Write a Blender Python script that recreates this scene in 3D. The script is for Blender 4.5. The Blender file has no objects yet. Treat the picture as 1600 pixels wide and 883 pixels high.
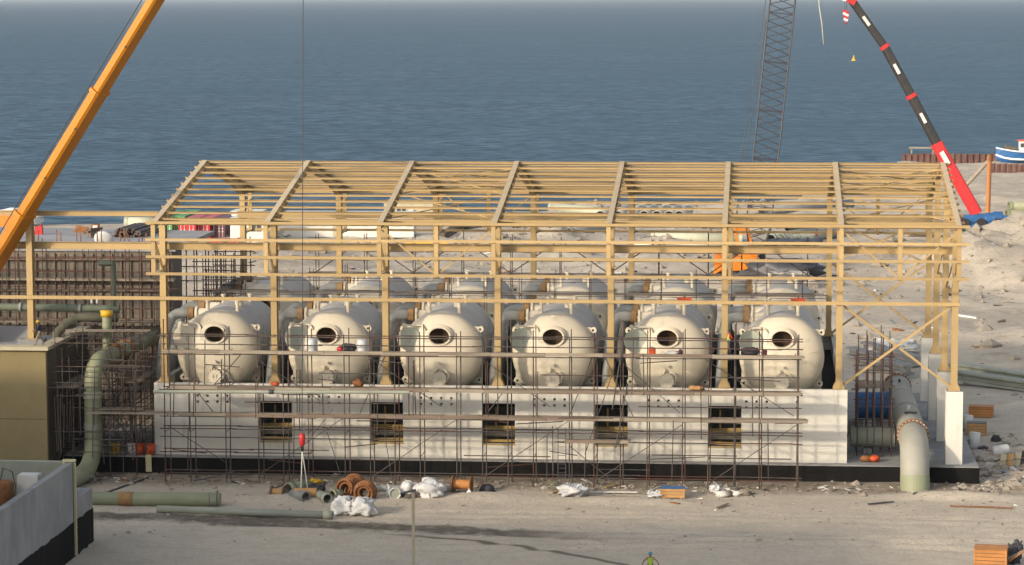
import bpy, math, random
import numpy as np
from mathutils import Matrix, Vector
random.seed(7); rng = np.random.default_rng(7)
scene = bpy.context.scene
COL = scene.collection
R = math.radians

# ------------------------------------------------------------------ camera
CAM = Vector((42.53, -191.4, 32.59)); FPX = 4286.05
YAW, PIT, ROL = R(5.218), R(5.947), R(-0.132)
fw = Vector((-math.sin(YAW)*math.cos(PIT), math.cos(YAW)*math.cos(PIT), -math.sin(PIT)))
rt = Vector((math.cos(YAW), math.sin(YAW), 0)); up = rt.cross(fw)
r2 = rt*math.cos(ROL)+up*math.sin(ROL); u2 = up*math.cos(ROL)-rt*math.sin(ROL)
cd = bpy.data.cameras.new('camera'); cam = bpy.data.objects.new('camera', cd); COL.objects.link(cam)
cd.sensor_fit = 'HORIZONTAL'; cd.sensor_width = 36; cd.lens = 36*FPX/1600
cd.clip_start = 1; cd.clip_end = 120000
m3 = Matrix((r2, u2, -fw)).transposed()
cam.matrix_world = Matrix.Translation(CAM) @ m3.to_4x4()
scene.camera = cam

# ------------------------------------------------------------------ sky, sun, exposure
SUN_EL, SUN_AZ = R(18), R(42)          # azimuth: how far the sun stands to the left behind the camera
sdir = Vector((math.sin(SUN_AZ)*math.cos(SUN_EL), math.cos(SUN_AZ)*math.cos(SUN_EL), -math.sin(SUN_EL)))
world = bpy.data.worlds.new('World'); scene.world = world; world.use_nodes = True
wn = world.node_tree; bg = wn.nodes['Background']
sky = wn.nodes.new('ShaderNodeTexSky'); sky.sky_type = 'NISHITA'; sky.sun_disc = False
sky.sun_elevation = SUN_EL; sky.sun_rotation = math.pi + SUN_AZ
sky.air_density = 1.0; sky.dust_density = 3.0; sky.ozone_density = 1.0
hs = wn.nodes.new('ShaderNodeHueSaturation'); hs.inputs['Saturation'].default_value = .5     # hazy, whitish sky all round
wn.links.new(sky.outputs[0], hs.inputs['Color']); wn.links.new(hs.outputs[0], bg.inputs[0]); bg.inputs[1].default_value = 0.15
sl = bpy.data.lights.new('sun', 'SUN'); so = bpy.data.objects.new('sun', sl); COL.objects.link(so)
sl.energy = 2.0; sl.angle = R(2.2); sl.color = (1.0, 0.84, 0.64)
so.rotation_euler = sdir.to_track_quat('-Z', 'Y').to_euler()
vs = scene.view_settings; vs.view_transform = 'Standard'; vs.look = 'None'; vs.gamma = 1; vs.exposure = 0.66
vs.use_curve_mapping = False

# ------------------------------------------------------------------ picture point -> place
def ray(u, v): return fw*FPX + r2*(u-800) + u2*(441.5-v)
def G(u, v, z=-1.2):
    d = ray(u, v); return CAM + d*((z-CAM.z)/d.z)
def P(u, v, Y):
    d = ray(u, v); return CAM + d*((Y-CAM.y)/d.y)

# ------------------------------------------------------------------ materials
MATS = {}
def mat(name, c, c2=None, rough=.7, scale=1.0, metal=0.0, bump=0.0, bscale=None, stretch=(1,1,1), spec=.4,
        c3=None, t3=.6, s3=.6, lo=.35, hi=.65):
    """c/c2 mixed by noise, c3 = stains/rust blotches."""
    if name in MATS: return MATS[name]
    m = bpy.data.materials.new(name); m.use_nodes = True
    nt = m.node_tree; b = nt.nodes['Principled BSDF']
    b.inputs['Roughness'].default_value = rough; b.inputs['Metallic'].default_value = metal
    b.inputs['Specular IOR Level'].default_value = spec
    geo = nt.nodes.new('ShaderNodeNewGeometry')
    mp = nt.nodes.new('ShaderNodeMapping'); mp.inputs['Scale'].default_value = stretch
    nt.links.new(geo.outputs['Position'], mp.inputs[0])
    def noise(s, det=6, ro=.6):
        n = nt.nodes.new('ShaderNodeTexNoise'); n.inputs['Scale'].default_value = s
        n.inputs['Detail'].default_value = det; n.inputs['Roughness'].default_value = ro
        nt.links.new(mp.outputs[0], n.inputs['Vector']); return n
    def ramp(src, a, bb):
        r = nt.nodes.new('ShaderNodeMapRange'); r.inputs[1].default_value = a; r.inputs[2].default_value = bb
        nt.links.new(src, r.inputs[0]); return r.outputs[0]
    def mix(f, A, B):
        x = nt.nodes.new('ShaderNodeMix'); x.data_type = 'RGBA'
        nt.links.new(f, x.inputs[0])
        for s, v in ((x.inputs[6], A), (x.inputs[7], B)):
            if isinstance(v, tuple): s.default_value = (*v, 1)
            else: nt.links.new(v, s)
        return x.outputs[2]
    if c2 is None: c2 = tuple(x*.82 for x in c)
    col = mix(ramp(noise(scale).outputs[0], lo, hi), c, c2)
    if c3: col = mix(ramp(noise(s3, 8, .7).outputs[0], t3, t3+.12), col, c3)
    oi = nt.nodes.new('ShaderNodeObjectInfo'); rv = nt.nodes.new('ShaderNodeMapRange'); rv.inputs[3].default_value = .86; rv.inputs[4].default_value = 1.08; nt.links.new(oi.outputs['Random'], rv.inputs[0])
    hv = nt.nodes.new('ShaderNodeHueSaturation'); nt.links.new(rv.outputs[0], hv.inputs['Value']); nt.links.new(col, hv.inputs['Color'])     # piece-to-piece paint variation
    nt.links.new(hv.outputs[0], b.inputs['Base Color'])
    if bump:
        bn = nt.nodes.new('ShaderNodeBump'); bn.inputs['Strength'].default_value = 1; bn.inputs['Distance'].default_value = bump
        nt.links.new(noise(bscale or scale*6).outputs[0], bn.inputs['Height']); nt.links.new(bn.outputs[0], b.inputs['Normal'])
    MATS[name] = m; return m
M_STEEL = mat('beige_steel_paint', (.455,.32,.145), (.405,.285,.13), .55, .5, c3=(.30,.20,.11), t3=.66, s3=.9)
M_FLANGE = mat('dusty_primer', (.54,.43,.28), (.46,.37,.24), .8, 1.2)
M_WHITE = mat('white_wall_paint', (.67,.64,.57), (.62,.595,.53), .75, .35, bump=.004, bscale=3, c3=(.51,.475,.40), t3=.58, s3=.7, stretch=(1.6,1,.22))
M_CONC = mat('grey_concrete', (.30,.295,.285), (.22,.22,.215), .9, .6, bump=.01, bscale=4, c3=(.15,.15,.145), t3=.62, s3=.8, stretch=(1,1,.6))
M_SLAB = mat('pale_slab_concrete', (.36,.36,.37), (.27,.27,.28), .9, .3, c3=(.2,.19,.18), t3=.64, s3=.35)
M_BITUM_SHADE = mat('bitumen_coating', (.009,.009,.009), (.016,.015,.014), .9, .5, c3=(.07,.06,.045), t3=.69, s3=.7, stretch=(1,1,.4), spec=.1)
M_VESSEL = mat('cream_vessel_paint', (.67,.595,.455), (.59,.53,.415), .5, .35, c3=(.44,.375,.275), t3=.60, s3=.7, bump=.006, bscale=1.2)
M_VCYL = mat('dusty_grey_shell_paint', (.50,.48,.445), (.43,.415,.39), .6, .4, c3=(.34,.32,.29), t3=.6, s3=.6, bump=.006, bscale=1.2)  # greyer tone on the cylinder than on the heads
M_LINING = mat('brown_lining', (.46,.30,.15), (.36,.23,.11), .8, .8)
M_LID = mat('grey_green_lid', (.40,.425,.345), (.35,.37,.305), .55, .8)
M_RUSTF = mat('ochre_flange', (.33,.19,.07), (.22,.13,.06), .7, 2)
M_GREYP = mat('grey_pipe', (.27,.275,.26), (.21,.215,.20), .6, .8, c3=(.16,.15,.13), t3=.63, s3=.8)
M_GRP = mat('pale_green_pipe', (.30,.315,.195), (.245,.26,.165), .55, .5, c3=(.19,.20,.14), t3=.64, s3=.5)
M_GRP2 = mat('sandy_green_pipe', (.46,.46,.34), (.39,.39,.29), .55, .4, c3=(.28,.26,.19), t3=.64, s3=.5)
M_GRPD = mat('grey_green_pipe', (.33,.345,.275), (.27,.285,.23), .6, .6, c3=(.2,.19,.15), t3=.62, s3=.6)
M_TUBE = [mat('scaffold_tube_a', (.075,.05,.04), (.13,.10,.085), .6, 1.5, .3), mat('scaffold_tube_b', (.10,.095,.095), (.075,.06,.05), .5, 1.5, .4),
          mat('scaffold_tube_c', (.115,.045,.03), (.075,.04,.033), .7, 1.5, .2)]
M_BOARD = [mat('scaffold_board_a', (.27,.225,.17), (.19,.16,.125), .9, 1.5, stretch=(.3,3,3)), mat('scaffold_board_b', (.34,.29,.22), (.24,.2,.15), .9, 1.5, stretch=(.3,3,3)),
           mat('scaffold_board_c', (.22,.17,.13), (.16,.12,.09), .9, 1.5, stretch=(.3,3,3))]
M_TIMB = mat('yellow_formwork_timber', (.50,.34,.11), (.36,.24,.08), .8, 1.2)
M_CRATE = mat('pine_crate_wood', (.52,.30,.13), (.42,.23,.09), .85, 2)
M_PLY = mat('orange_plywood', (.50,.215,.06), (.40,.17,.05), .7, 1.5)
M_OCHRE = mat('ochre_wall_render', (.27,.215,.105), (.24,.19,.095), .9, .8, bump=.006, bscale=6)
M_COPING = mat('cream_coping', (.50,.44,.30), (.43,.38,.27), .85, 1)
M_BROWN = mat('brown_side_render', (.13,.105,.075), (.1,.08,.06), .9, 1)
M_BOOM = mat('orange_yellow_boom_paint', (.52,.19,.006), (.47,.17,.006), .5, .6, c3=(.33,.12,.01), t3=.7, s3=.9)
M_BOOMU = mat('dark_boom_underside', (.05,.04,.03), (.035,.03,.025), .6, 1)
M_DARK = mat('dark_steel', (.018,.018,.02), (.03,.028,.026), .5, 1.5)
M_GREYS = mat('lattice_steel', (.075,.075,.085), (.06,.06,.066), .5, 1.5, .2)
M_RED = mat('red_paint', (.52,.03,.03), (.42,.025,.03), .4, 1)
M_BLUE = mat('blue_paint', (.03,.13,.33), (.025,.10,.26), .45, 1)
M_ORANGE = mat('orange_paint', (.66,.20,.01), (.55,.16,.01), .45, 1)
M_ORED = mat('orange_red_paint', (.62,.09,.02), (.5,.07,.02), .5, 1)
M_YEL = mat('yellow_paint', (.68,.42,.02), (.58,.34,.02), .5, 1)
M_CRM = mat('cream_plastic', (.62,.56,.34), (.56,.5,.3), .6, 1)
M_OFFW = mat('off_white_panel', (.70,.68,.62), (.62,.60,.55), .6, .6, c3=(.5,.47,.42), t3=.66, s3=.6)
M_BAG = mat('white_woven_plastic', (.60,.60,.59), (.48,.48,.48), .7, 2, bump=.03, bscale=3)
M_PLASW = mat('white_plastic', (.66,.66,.64), (.60,.60,.58), .4, 1)
M_GLASS = mat('window_glass', (.05,.06,.07), (.07,.08,.09), .15, 1)
M_MAROON = mat('maroon_paint', (.12,.035,.05), (.09,.03,.045), .5, 1)
M_GREEN = mat('green_paint', (.08,.30,.09), (.07,.25,.08), .5, 1)
M_RUST = mat('rusty_steel', (.20,.085,.035), (.28,.12,.04), .85, 2, c3=(.10,.05,.03), t3=.6, s3=1.5)
M_SHEET = mat('rusty_sheet_pile', (.11,.05,.04), (.16,.08,.06), .85, .5)
M_FORM = mat('formwork_panel', (.235,.20,.155), (.16,.14,.115), .9, .35, c3=(.10,.09,.08), t3=.58, s3=.3, stretch=(1,1,.6))
M_FABRIC = mat('dark_fabric', (.035,.035,.04), (.06,.055,.06), .9, 3)
M_ROCK = mat('pale_rubble', (.40,.35,.28), (.30,.26,.21), .95, 1.5)
M_ROPE = mat('steel_rope', (.045,.045,.05), (.06,.06,.06), .6, 3)
M_WROPE = mat('pale_rope', (.5,.52,.47), (.45,.46,.42), .7, 3)
M_SKIN = mat('skin', (.22,.12,.075), (.2,.11,.07), .6, 4)

# ------------------------------------------------------------------ object helpers
WM = {}; CH = {}
def link(o, parent=None, M=None):
    COL.objects.link(o)
    if parent is not None: CH.setdefault(parent, []).append(o)
    M = M if M is not None else Matrix.Identity(4)
    WM[o] = M
    if parent is not None:
        o.parent = parent; o.matrix_basis = WM[parent].inverted() @ M
    else: o.matrix_basis = M
    return o
LABELS = set()
def tag(o, label, cat, group=None, kind=None):
    o['label'] = label; o['kind'] = 'thing'
    if cat: o['category'] = cat
    if group: o['group'] = group
    if kind: o['kind'] = kind
    return o
def thing(name, label, cat, loc=(0,0,0), group=None, rz=0):
    o = bpy.data.objects.new(name, None); o.empty_display_size = .3
    link(o, None, Matrix.Translation(Vector(loc)) @ Matrix.Rotation(rz, 4, 'Z')); return tag(o, label, cat, group)
def mesh_obj(name, verts, faces, m, parent=None, M=None, smooth=False, mats=None, idx=None):
    me = bpy.data.meshes.new(name); me.from_pydata([tuple(v) for v in verts], [], faces); me.update()
    for x in (mats or [m]): me.materials.append(x)
    if idx is not None: me.polygons.foreach_set('material_index', idx)
    if smooth: me.polygons.foreach_set('use_smooth', [True]*len(me.polygons))
    return link(bpy.data.objects.new(name, me), parent, M)
CACHE = {}
def shared(key, fn, m, smooth=False):
    k = (key, m.name)
    if k not in CACHE:
        v, f = fn(); me = bpy.data.meshes.new(str(key[0])); me.from_pydata(v, [], f); me.materials.append(m); me.update()
        if smooth: me.polygons.foreach_set('use_smooth', [len(p.vertices) == 4 for p in me.polygons])
        CACHE[k] = me
    return CACHE[k]
def frame_matrix(p0, p1, upv=Vector((0,0,1))):
    p0, p1 = Vector(p0), Vector(p1); d = p1-p0; L = d.length; z = d/L
    x = Vector(upv).cross(z)
    if x.length < 1e-4: x = Vector((1,0,0)) if abs(z.x) < .9 else Vector((0,1,0)); x = (x - z*x.dot(z))
    x.normalize(); y = z.cross(x)
    return Matrix.Translation(p0) @ Matrix((x, y, z)).transposed().to_4x4(), L
def cyl_geo(n):
    v = [(math.cos(2*math.pi*i/n), math.sin(2*math.pi*i/n), z) for z in (0,1) for i in range(n)]
    f = [(i, (i+1)%n, n+(i+1)%n, n+i) for i in range(n)] + [tuple(range(n-1,-1,-1)), tuple(range(n, 2*n))]
    return v, f
def tube(name, p0, p1, r, m, parent, n=8):
    me = shared(('tube', n), lambda: cyl_geo(n), m, True)
    Mx, L = frame_matrix(p0, p1)
    return link(bpy.data.objects.new(name, me), parent, Mx @ Matrix.Diagonal((r, r, L, 1)))
BOXF = [(0,3,2,1),(4,5,6,7),(0,1,5,4),(1,2,6,5),(2,3,7,6),(3,0,4,7)]
def box_geo(): return [(-.5,-.5,-.5),(.5,-.5,-.5),(.5,.5,-.5),(-.5,.5,-.5),(-.5,-.5,.5),(.5,-.5,.5),(.5,.5,.5),(-.5,.5,.5)], BOXF
def box(name, c, s, m, parent=None, rz=0, rot=None):
    me = shared(('box',), box_geo, m)
    Mx = Matrix.Translation(Vector(c)) @ (rot if rot is not None else Matrix.Rotation(rz, 4, 'Z')) @ Matrix.Diagonal((*s, 1))
    return link(bpy.data.objects.new(name, me), parent, Mx)
def box2(name, a, b, m, parent=None):
    return box(name, [(x+y)/2 for x, y in zip(a, b)], [abs(y-x) for x, y in zip(a, b)], m, parent)
def bar(name, p0, p1, w, h, m, parent, upv=Vector((0,0,1))):
    """box bar: w across, h along the up side"""
    me = shared(('bar',), lambda: ([(x, y, z) for z in (0,1) for x, y in ((-.5,-.5),(.5,-.5),(.5,.5),(-.5,.5))], BOXF), m)
    Mx, L = frame_matrix(p0, p1, upv)
    return link(bpy.data.objects.new(name, me), parent, Mx @ Matrix.Diagonal((w, h, L, 1)))
def ibeam_geo(b, h, tf, tw):
    x, y, a, t = b/2, h/2, h/2-tf, tw/2
    o = [(-x,-y),(x,-y),(x,-a),(t,-a),(t,a),(x,a),(x,y),(-x,y),(-x,a),(-t,a),(-t,-a),(-x,-a)]
    n = 12; v = [(p[0], p[1], z) for z in (0,1) for p in o]
    f = [(i,(i+1)%n,n+(i+1)%n,n+i) for i in range(n)]
    for s, fl in ((0, True), (n, False)):
        for q in ((0,1,2,11),(10,3,4,9),(8,5,6,7)):
            f.append(tuple(s+k for k in (reversed(q) if fl else q)))
    return v, f
def ibeam(name, p0, p1, b, h, m, parent, upv=Vector((0,0,1)), tf=.03, tw=.02):
    me = shared(('ibeam', b, h), lambda: ibeam_geo(b, h, tf, tw), m)
    Mx, L = frame_matrix(p0, p1, upv)
    return link(bpy.data.objects.new(name, me), parent, Mx @ Matrix.Diagonal((1, 1, L, 1)))
def lathe_geo(prof, n=32, axis='z'):
    """prof: list of (h, r). closed at r=0 ends"""
    v = []; rings = []
    for h, r in prof:
        if r < 1e-5: rings.append([len(v)]); v.append((0,0,h))
        else:
            rings.append(list(range(len(v), len(v)+n)))
            v += [(r*math.cos(2*math.pi*i/n), r*math.sin(2*math.pi*i/n), h) for i in range(n)]
    f = []
    for a, b in zip(rings, rings[1:]):
        for i in range(n):
            j = (i+1) % n
            if len(a) == 1 and len(b) == 1: continue
            if len(a) == 1: f.append((a[0], b[j], b[i]))
            elif len(b) == 1: f.append((a[i], a[j], b[0]))
            else: f.append((a[i], a[j], b[j], b[i]))
    if axis == 'y': v = [(x, z, -y) for x, y, z in v]      # axis turned to +Y
    if axis == 'x': v = [(z, x, y) for x, y, z in v]
    return v, f
def lathe(name, prof, m, parent=None, M=None, n=32, axis='z', smooth=True):
    v, f = lathe_geo(prof, n, axis); return mesh_obj(name, v, f, m, parent, M, smooth)
def T(x, y, z): return Matrix.Translation(Vector((x, y, z)))
def path_geo(pts, r, n=16, caps=True):
    pts = [Vector(p) for p in pts]; v = []; rad = r if isinstance(r, (list, tuple)) else [r]*len(pts)
    t0 = (pts[1]-pts[0]).normalized(); ref = Vector((0,0,1)) if abs(t0.z) < .9 else Vector((1,0,0))
    x = (ref - t0*ref.dot(t0)).normalized()
    for i, p in enumerate(pts):
        a = pts[max(i-1,0)]; b = pts[min(i+1,len(pts)-1)]; t = (b-a).normalized()
        x = (x - t*x.dot(t)).normalized(); y = t.cross(x)
        v += [p + (x*math.cos(2*math.pi*k/n) + y*math.sin(2*math.pi*k/n))*rad[i] for k in range(n)]
    f = [(i*n+k, i*n+(k+1)%n, (i+1)*n+(k+1)%n, (i+1)*n+k) for i in range(len(pts)-1) for k in range(n)]
    if caps: f += [tuple(range(n-1,-1,-1)), tuple(range((len(pts)-1)*n, len(pts)*n))]
    return v, f
def rounded(pts, rad, k=7):
    pts = [Vector(p) for p in pts]; out = [pts[0]]
    for a, b, c in zip(pts, pts[1:], pts[2:]):
        d0 = (a-b); d1 = (c-b); r0 = min(rad, d0.length*.49, d1.length*.49)
        s, e = b+d0.normalized()*r0, b+d1.normalized()*r0
        for i in range(k+1):
            q = i/k; out.append(s*(1-q)**2 + b*2*q*(1-q) + e*q*q)
    out.append(pts[-1]); return out
def pipe(name, pts, r, m, parent=None, n=16, bend=None, M=None):
    v, f = path_geo(rounded(pts, bend) if bend else pts, r, n)
    return mesh_obj(name, v, f, m, parent, M, True)
def hollow_pipe(name, p0, p1, r, wall, m, parent=None, n=20):
    Mx, L = frame_matrix(p0, p1)
    return lathe(name, [(0,r-wall),(0,r),(L,r),(L,r-wall),(0,r-wall)], m, parent, Mx, n)
def copy_tree(o, M, parent=None, skip=()):
    c = o.copy(); COL.objects.link(c); c.parent = parent
    if parent is None: c.matrix_basis = M
    for ch in CH.get(o, []):
        if not ch.name.startswith(tuple(skip)+('~',)): copy_tree(ch, None, c, skip)
    return c
def vnoise(X, Y, s, seed=0):
    g = np.random.default_rng(seed).random((257, 257)); x = X/s; y = Y/s
    i = np.floor(x).astype(int); j = np.floor(y).astype(int); fx = x-i; fy = y-j
    fx = fx*fx*(3-2*fx); fy = fy*fy*(3-2*fy); i %= 256; j %= 256
    return (g[i,j]*(1-fx)+g[i+1,j]*fx)*(1-fy)+(g[i,j+1]*(1-fx)+g[i+1,j+1]*fx)*fy - .5

# ------------------------------------------------------------------ ground, sea
SEA = -3.6
SHX = [-400,-140,-73,-50,-20,0,20,35,46,56,66,72,90,400]; SHY = [200,212,212,211,219,234,250,257,272,298,348,384,396,430]
MOUNDS = [ # x, y, height, sx, sy
 (76,158,4.9,13,12),(100,165,5.8,18,16),(70,146,2.6,8,10),(66,138,2.2,9,10),(88,132,3.2,16,14),(110,110,4,18,25),
 (16,244,1.4,15,4),(34,252,.7,12,5),(-43,226,1.6,6,4),(-33,220,1.0,5,3),
 (13,183,2.2,5,4),(6,176,1.3,4,4),(30,150,1.4,7,8),(-12,160,1.2,9,7),(20,128,1.2,8,6),(48,120,.9,7,6),(-20,150,1.5,8,8),
 (24,-8.8,.35,3.0,1.2),(34,-9.3,.3,5,1.0),(12,-10.2,.3,4,.9),(63,-3.5,.5,4,1.5),(56,-6.3,.45,5,.8)]
def height(X, Y):
    z = np.full(X.shape, -1.2)
    z += vnoise(X, Y, 9, 1)*.12 + vnoise(X, Y, 2.5, 2)*.07 + vnoise(X, Y, .9, 3)*.03
    far = np.clip((Y-38)/30, 0, 1)*np.clip((X+20)/20+(Y>120), 0, 1)
    z += far*(vnoise(X, Y, 14, 4)*1.5 + vnoise(X, Y, 5, 5)*.8 + vnoise(X, Y, 2.6, 6)*.4)
    for x, y, h, sx, sy in MOUNDS:
        g = np.exp(-((X-x)/sx)**2-((Y-y)/sy)**2)
        z += g*h*(1+.5*vnoise(X, Y, 4, 8)+.25*vnoise(X, Y, 1.5, 9))
    # tyre ruts in front of the building
    for c0, c1, c2, w, d in ((-19.6,-.02,-.0020,.4,.16),(-21.4,-.02,-.0020,.4,.16),(-14.2,.05,-.0015,.35,.12),(-16.0,.05,-.0015,.35,.12),(-25.5,.12,.001,.4,.14),(-27.3,.12,.001,.4,.14)):
        dist = np.abs(Y-(c0+c1*(X-20)+c2*(X-20)**2)+vnoise(X, Y, 6, 11)*.5)
        z += (-d*np.exp(-(dist/w)**2) + d*.5*np.exp(-((dist-.5)/w)**2))*(np.abs(X-25) < 45)
    sh = np.interp(X, SHX, SHY) + vnoise(X, Y, 12, 12)*8 + vnoise(X, Y, 4, 13)*3
    k = np.clip((Y-sh)/9, 0, 1); z = z*(1-k) + (-6.0)*k
    return z
def terrain():
    xs = np.unique(np.round(np.concatenate([np.linspace(-420,-60,37), np.arange(-60,-14,2.0), np.arange(-14,70,.55), np.arange(70,125,1.5), np.linspace(125,420,40)]),3))
    ys = np.unique(np.round(np.concatenate([np.linspace(-330,-62,30), np.arange(-62,2,.5), np.arange(2,40,1.5), np.arange(40,300,1.7), np.arange(300,440,4), np.linspace(440,520,8)]),3))
    X, Y = np.meshgrid(xs, ys, indexing='ij'); Z = height(X, Y)
    v = np.stack([X, Y, Z], -1).reshape(-1, 3); nx, ny = len(xs), len(ys)
    i, j = np.meshgrid(np.arange(nx-1), np.arange(ny-1), indexing='ij'); a = (i*ny+j).ravel()
    f = np.stack([a, a+ny, a+ny+1, a+1], 1)
    me = bpy.data.meshes.new('ground'); me.vertices.add(len(v)); me.vertices.foreach_set('co', v.ravel())
    me.loops.add(len(f)*4); me.loops.foreach_set('vertex_index', f.ravel()); me.polygons.add(len(f))
    me.polygons.foreach_set('loop_start', np.arange(len(f))*4); me.polygons.foreach_set('use_smooth', np.ones(len(f), bool)); me.update(); me.validate()
    o = link(bpy.data.objects.new('ground', me)); o['kind'] = 'structure'; o['label'] = 'pale sandy construction ground with tyre tracks and spoil heaps'
    m = bpy.data.materials.new('sandy_ground'); m.use_nodes = True; nt = m.node_tree; b = nt.nodes['Principled BSDF']
    b.inputs['Roughness'].default_value = .95; b.inputs['Specular IOR Level'].default_value = .15
    N = nt.nodes.new; L = nt.links.new
    geo = N('ShaderNodeNewGeometry'); sep = N('ShaderNodeSeparateXYZ'); L(geo.outputs['Position'], sep.inputs[0])
    def noise(s, det=8, ro=.6, st=None):
        n = N('ShaderNodeTexNoise'); n.inputs['Scale'].default_value = s; n.inputs['Detail'].default_value = det; n.inputs['Roughness'].default_value = ro
        if st:
            mp = N('ShaderNodeMapping'); mp.inputs['Scale'].default_value = st; L(geo.outputs['Position'], mp.inputs[0]); L(mp.outputs[0], n.inputs['Vector'])
        else: L(geo.outputs['Position'], n.inputs['Vector'])
        return n.outputs[0]
    def mr(s, a, c, lo=0, hi=1):
        r = N('ShaderNodeMapRange'); r.inputs[1].default_value = a; r.inputs[2].default_value = c; r.inputs[3].default_value = lo; r.inputs[4].default_value = hi; L(s, r.inputs[0]); return r.outputs[0]
    def math_(op, a, c=None):
        n = N('ShaderNodeMath'); n.operation = op
        for k, q in enumerate((a, c)):
            if q is None: continue
            if isinstance(q, (int, float)): n.inputs[k].default_value = q
            else: L(q, n.inputs[k])
        return n.outputs[0]
    def mix(f_, A, B):
        x = N('ShaderNodeMix'); x.data_type = 'RGBA'; L(f_, x.inputs[0])
        for s, q in ((x.inputs[6], A), (x.inputs[7], B)):
            if isinstance(q, tuple): s.default_value = (*q, 1)
            else: L(q, s)
        return x.outputs[2]
    col = mix(mr(noise(.06), .35, .65), (.63,.55,.435), (.555,.485,.39))
    col = mix(mr(noise(.5, 10, .7), .42, .7, 0, .6), col, (.42,.365,.295))
    col = mix(mr(noise(.22, 8, .65), .56, .68, 0, .8), col, (.62,.54,.425))
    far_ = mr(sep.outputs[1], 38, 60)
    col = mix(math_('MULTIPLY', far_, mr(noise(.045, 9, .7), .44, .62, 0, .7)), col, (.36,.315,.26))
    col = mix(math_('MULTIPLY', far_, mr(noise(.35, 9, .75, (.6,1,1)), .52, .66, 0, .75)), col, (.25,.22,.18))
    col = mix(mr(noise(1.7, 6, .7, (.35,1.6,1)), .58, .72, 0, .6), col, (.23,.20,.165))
    # damp wheel track band crossing the yard in front of the building
    x, y = sep.outputs[0], sep.outputs[1]
    xc = math_('SUBTRACT', x, 10.0)
    cl = math_('ADD', math_('MULTIPLY', xc, -.13), math_('MULTIPLY', math_('MULTIPLY', xc, xc), -.0012))
    dist = math_('ABSOLUTE', math_('ADD', math_('SUBTRACT', math_('ADD', y, 18.2), cl), mr(noise(.35), 0, 1, -2.2, 2.2)))
    band = math_('MULTIPLY', mr(dist, .9, 1.7, 1, 0), mr(x, 26, 36, 1, .0))
    col = mix(math_('MULTIPLY', band, mr(noise(1.1), .3, .55, .6, .97)), col, (.135,.115,.09))
    # curved tyre line
    xd = math_('SUBTRACT', x, 14.0)
    cl2 = math_('MULTIPLY', math_('MULTIPLY', xd, xd), -.021)
    d2 = math_('ABSOLUTE', math_('ADD', math_('SUBTRACT', math_('ADD', y, 21.3), cl2), mr(noise(.25), 0, 1, -.6, .6)))
    ln = math_('MULTIPLY', mr(d2, .15, .45, .95, 0), mr(x, 18, 22, 0, 1))
    col = mix(ln, col, (.17,.14,.105))
    # dirt along the foot of the plinth
    ft = math_('MULTIPLY', math_('MULTIPLY', mr(y, -6.8, -4.5, 0, 1), mr(y, -.5, 0, 1, 0)), mr(noise(.8), .3, .6, .3, .9))
    col = mix(ft, col, (.20,.165,.125))
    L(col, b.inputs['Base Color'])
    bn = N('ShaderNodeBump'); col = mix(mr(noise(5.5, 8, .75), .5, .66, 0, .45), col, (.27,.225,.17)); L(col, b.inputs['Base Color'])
    bn.inputs['Distance'].default_value = .16; bn.inputs['Strength'].default_value = 1.0
    L(noise(1.9, 14, .78), bn.inputs['Height']); L(bn.outputs[0], b.inputs['Normal'])
    me.materials.append(m)
terrain()

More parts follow.
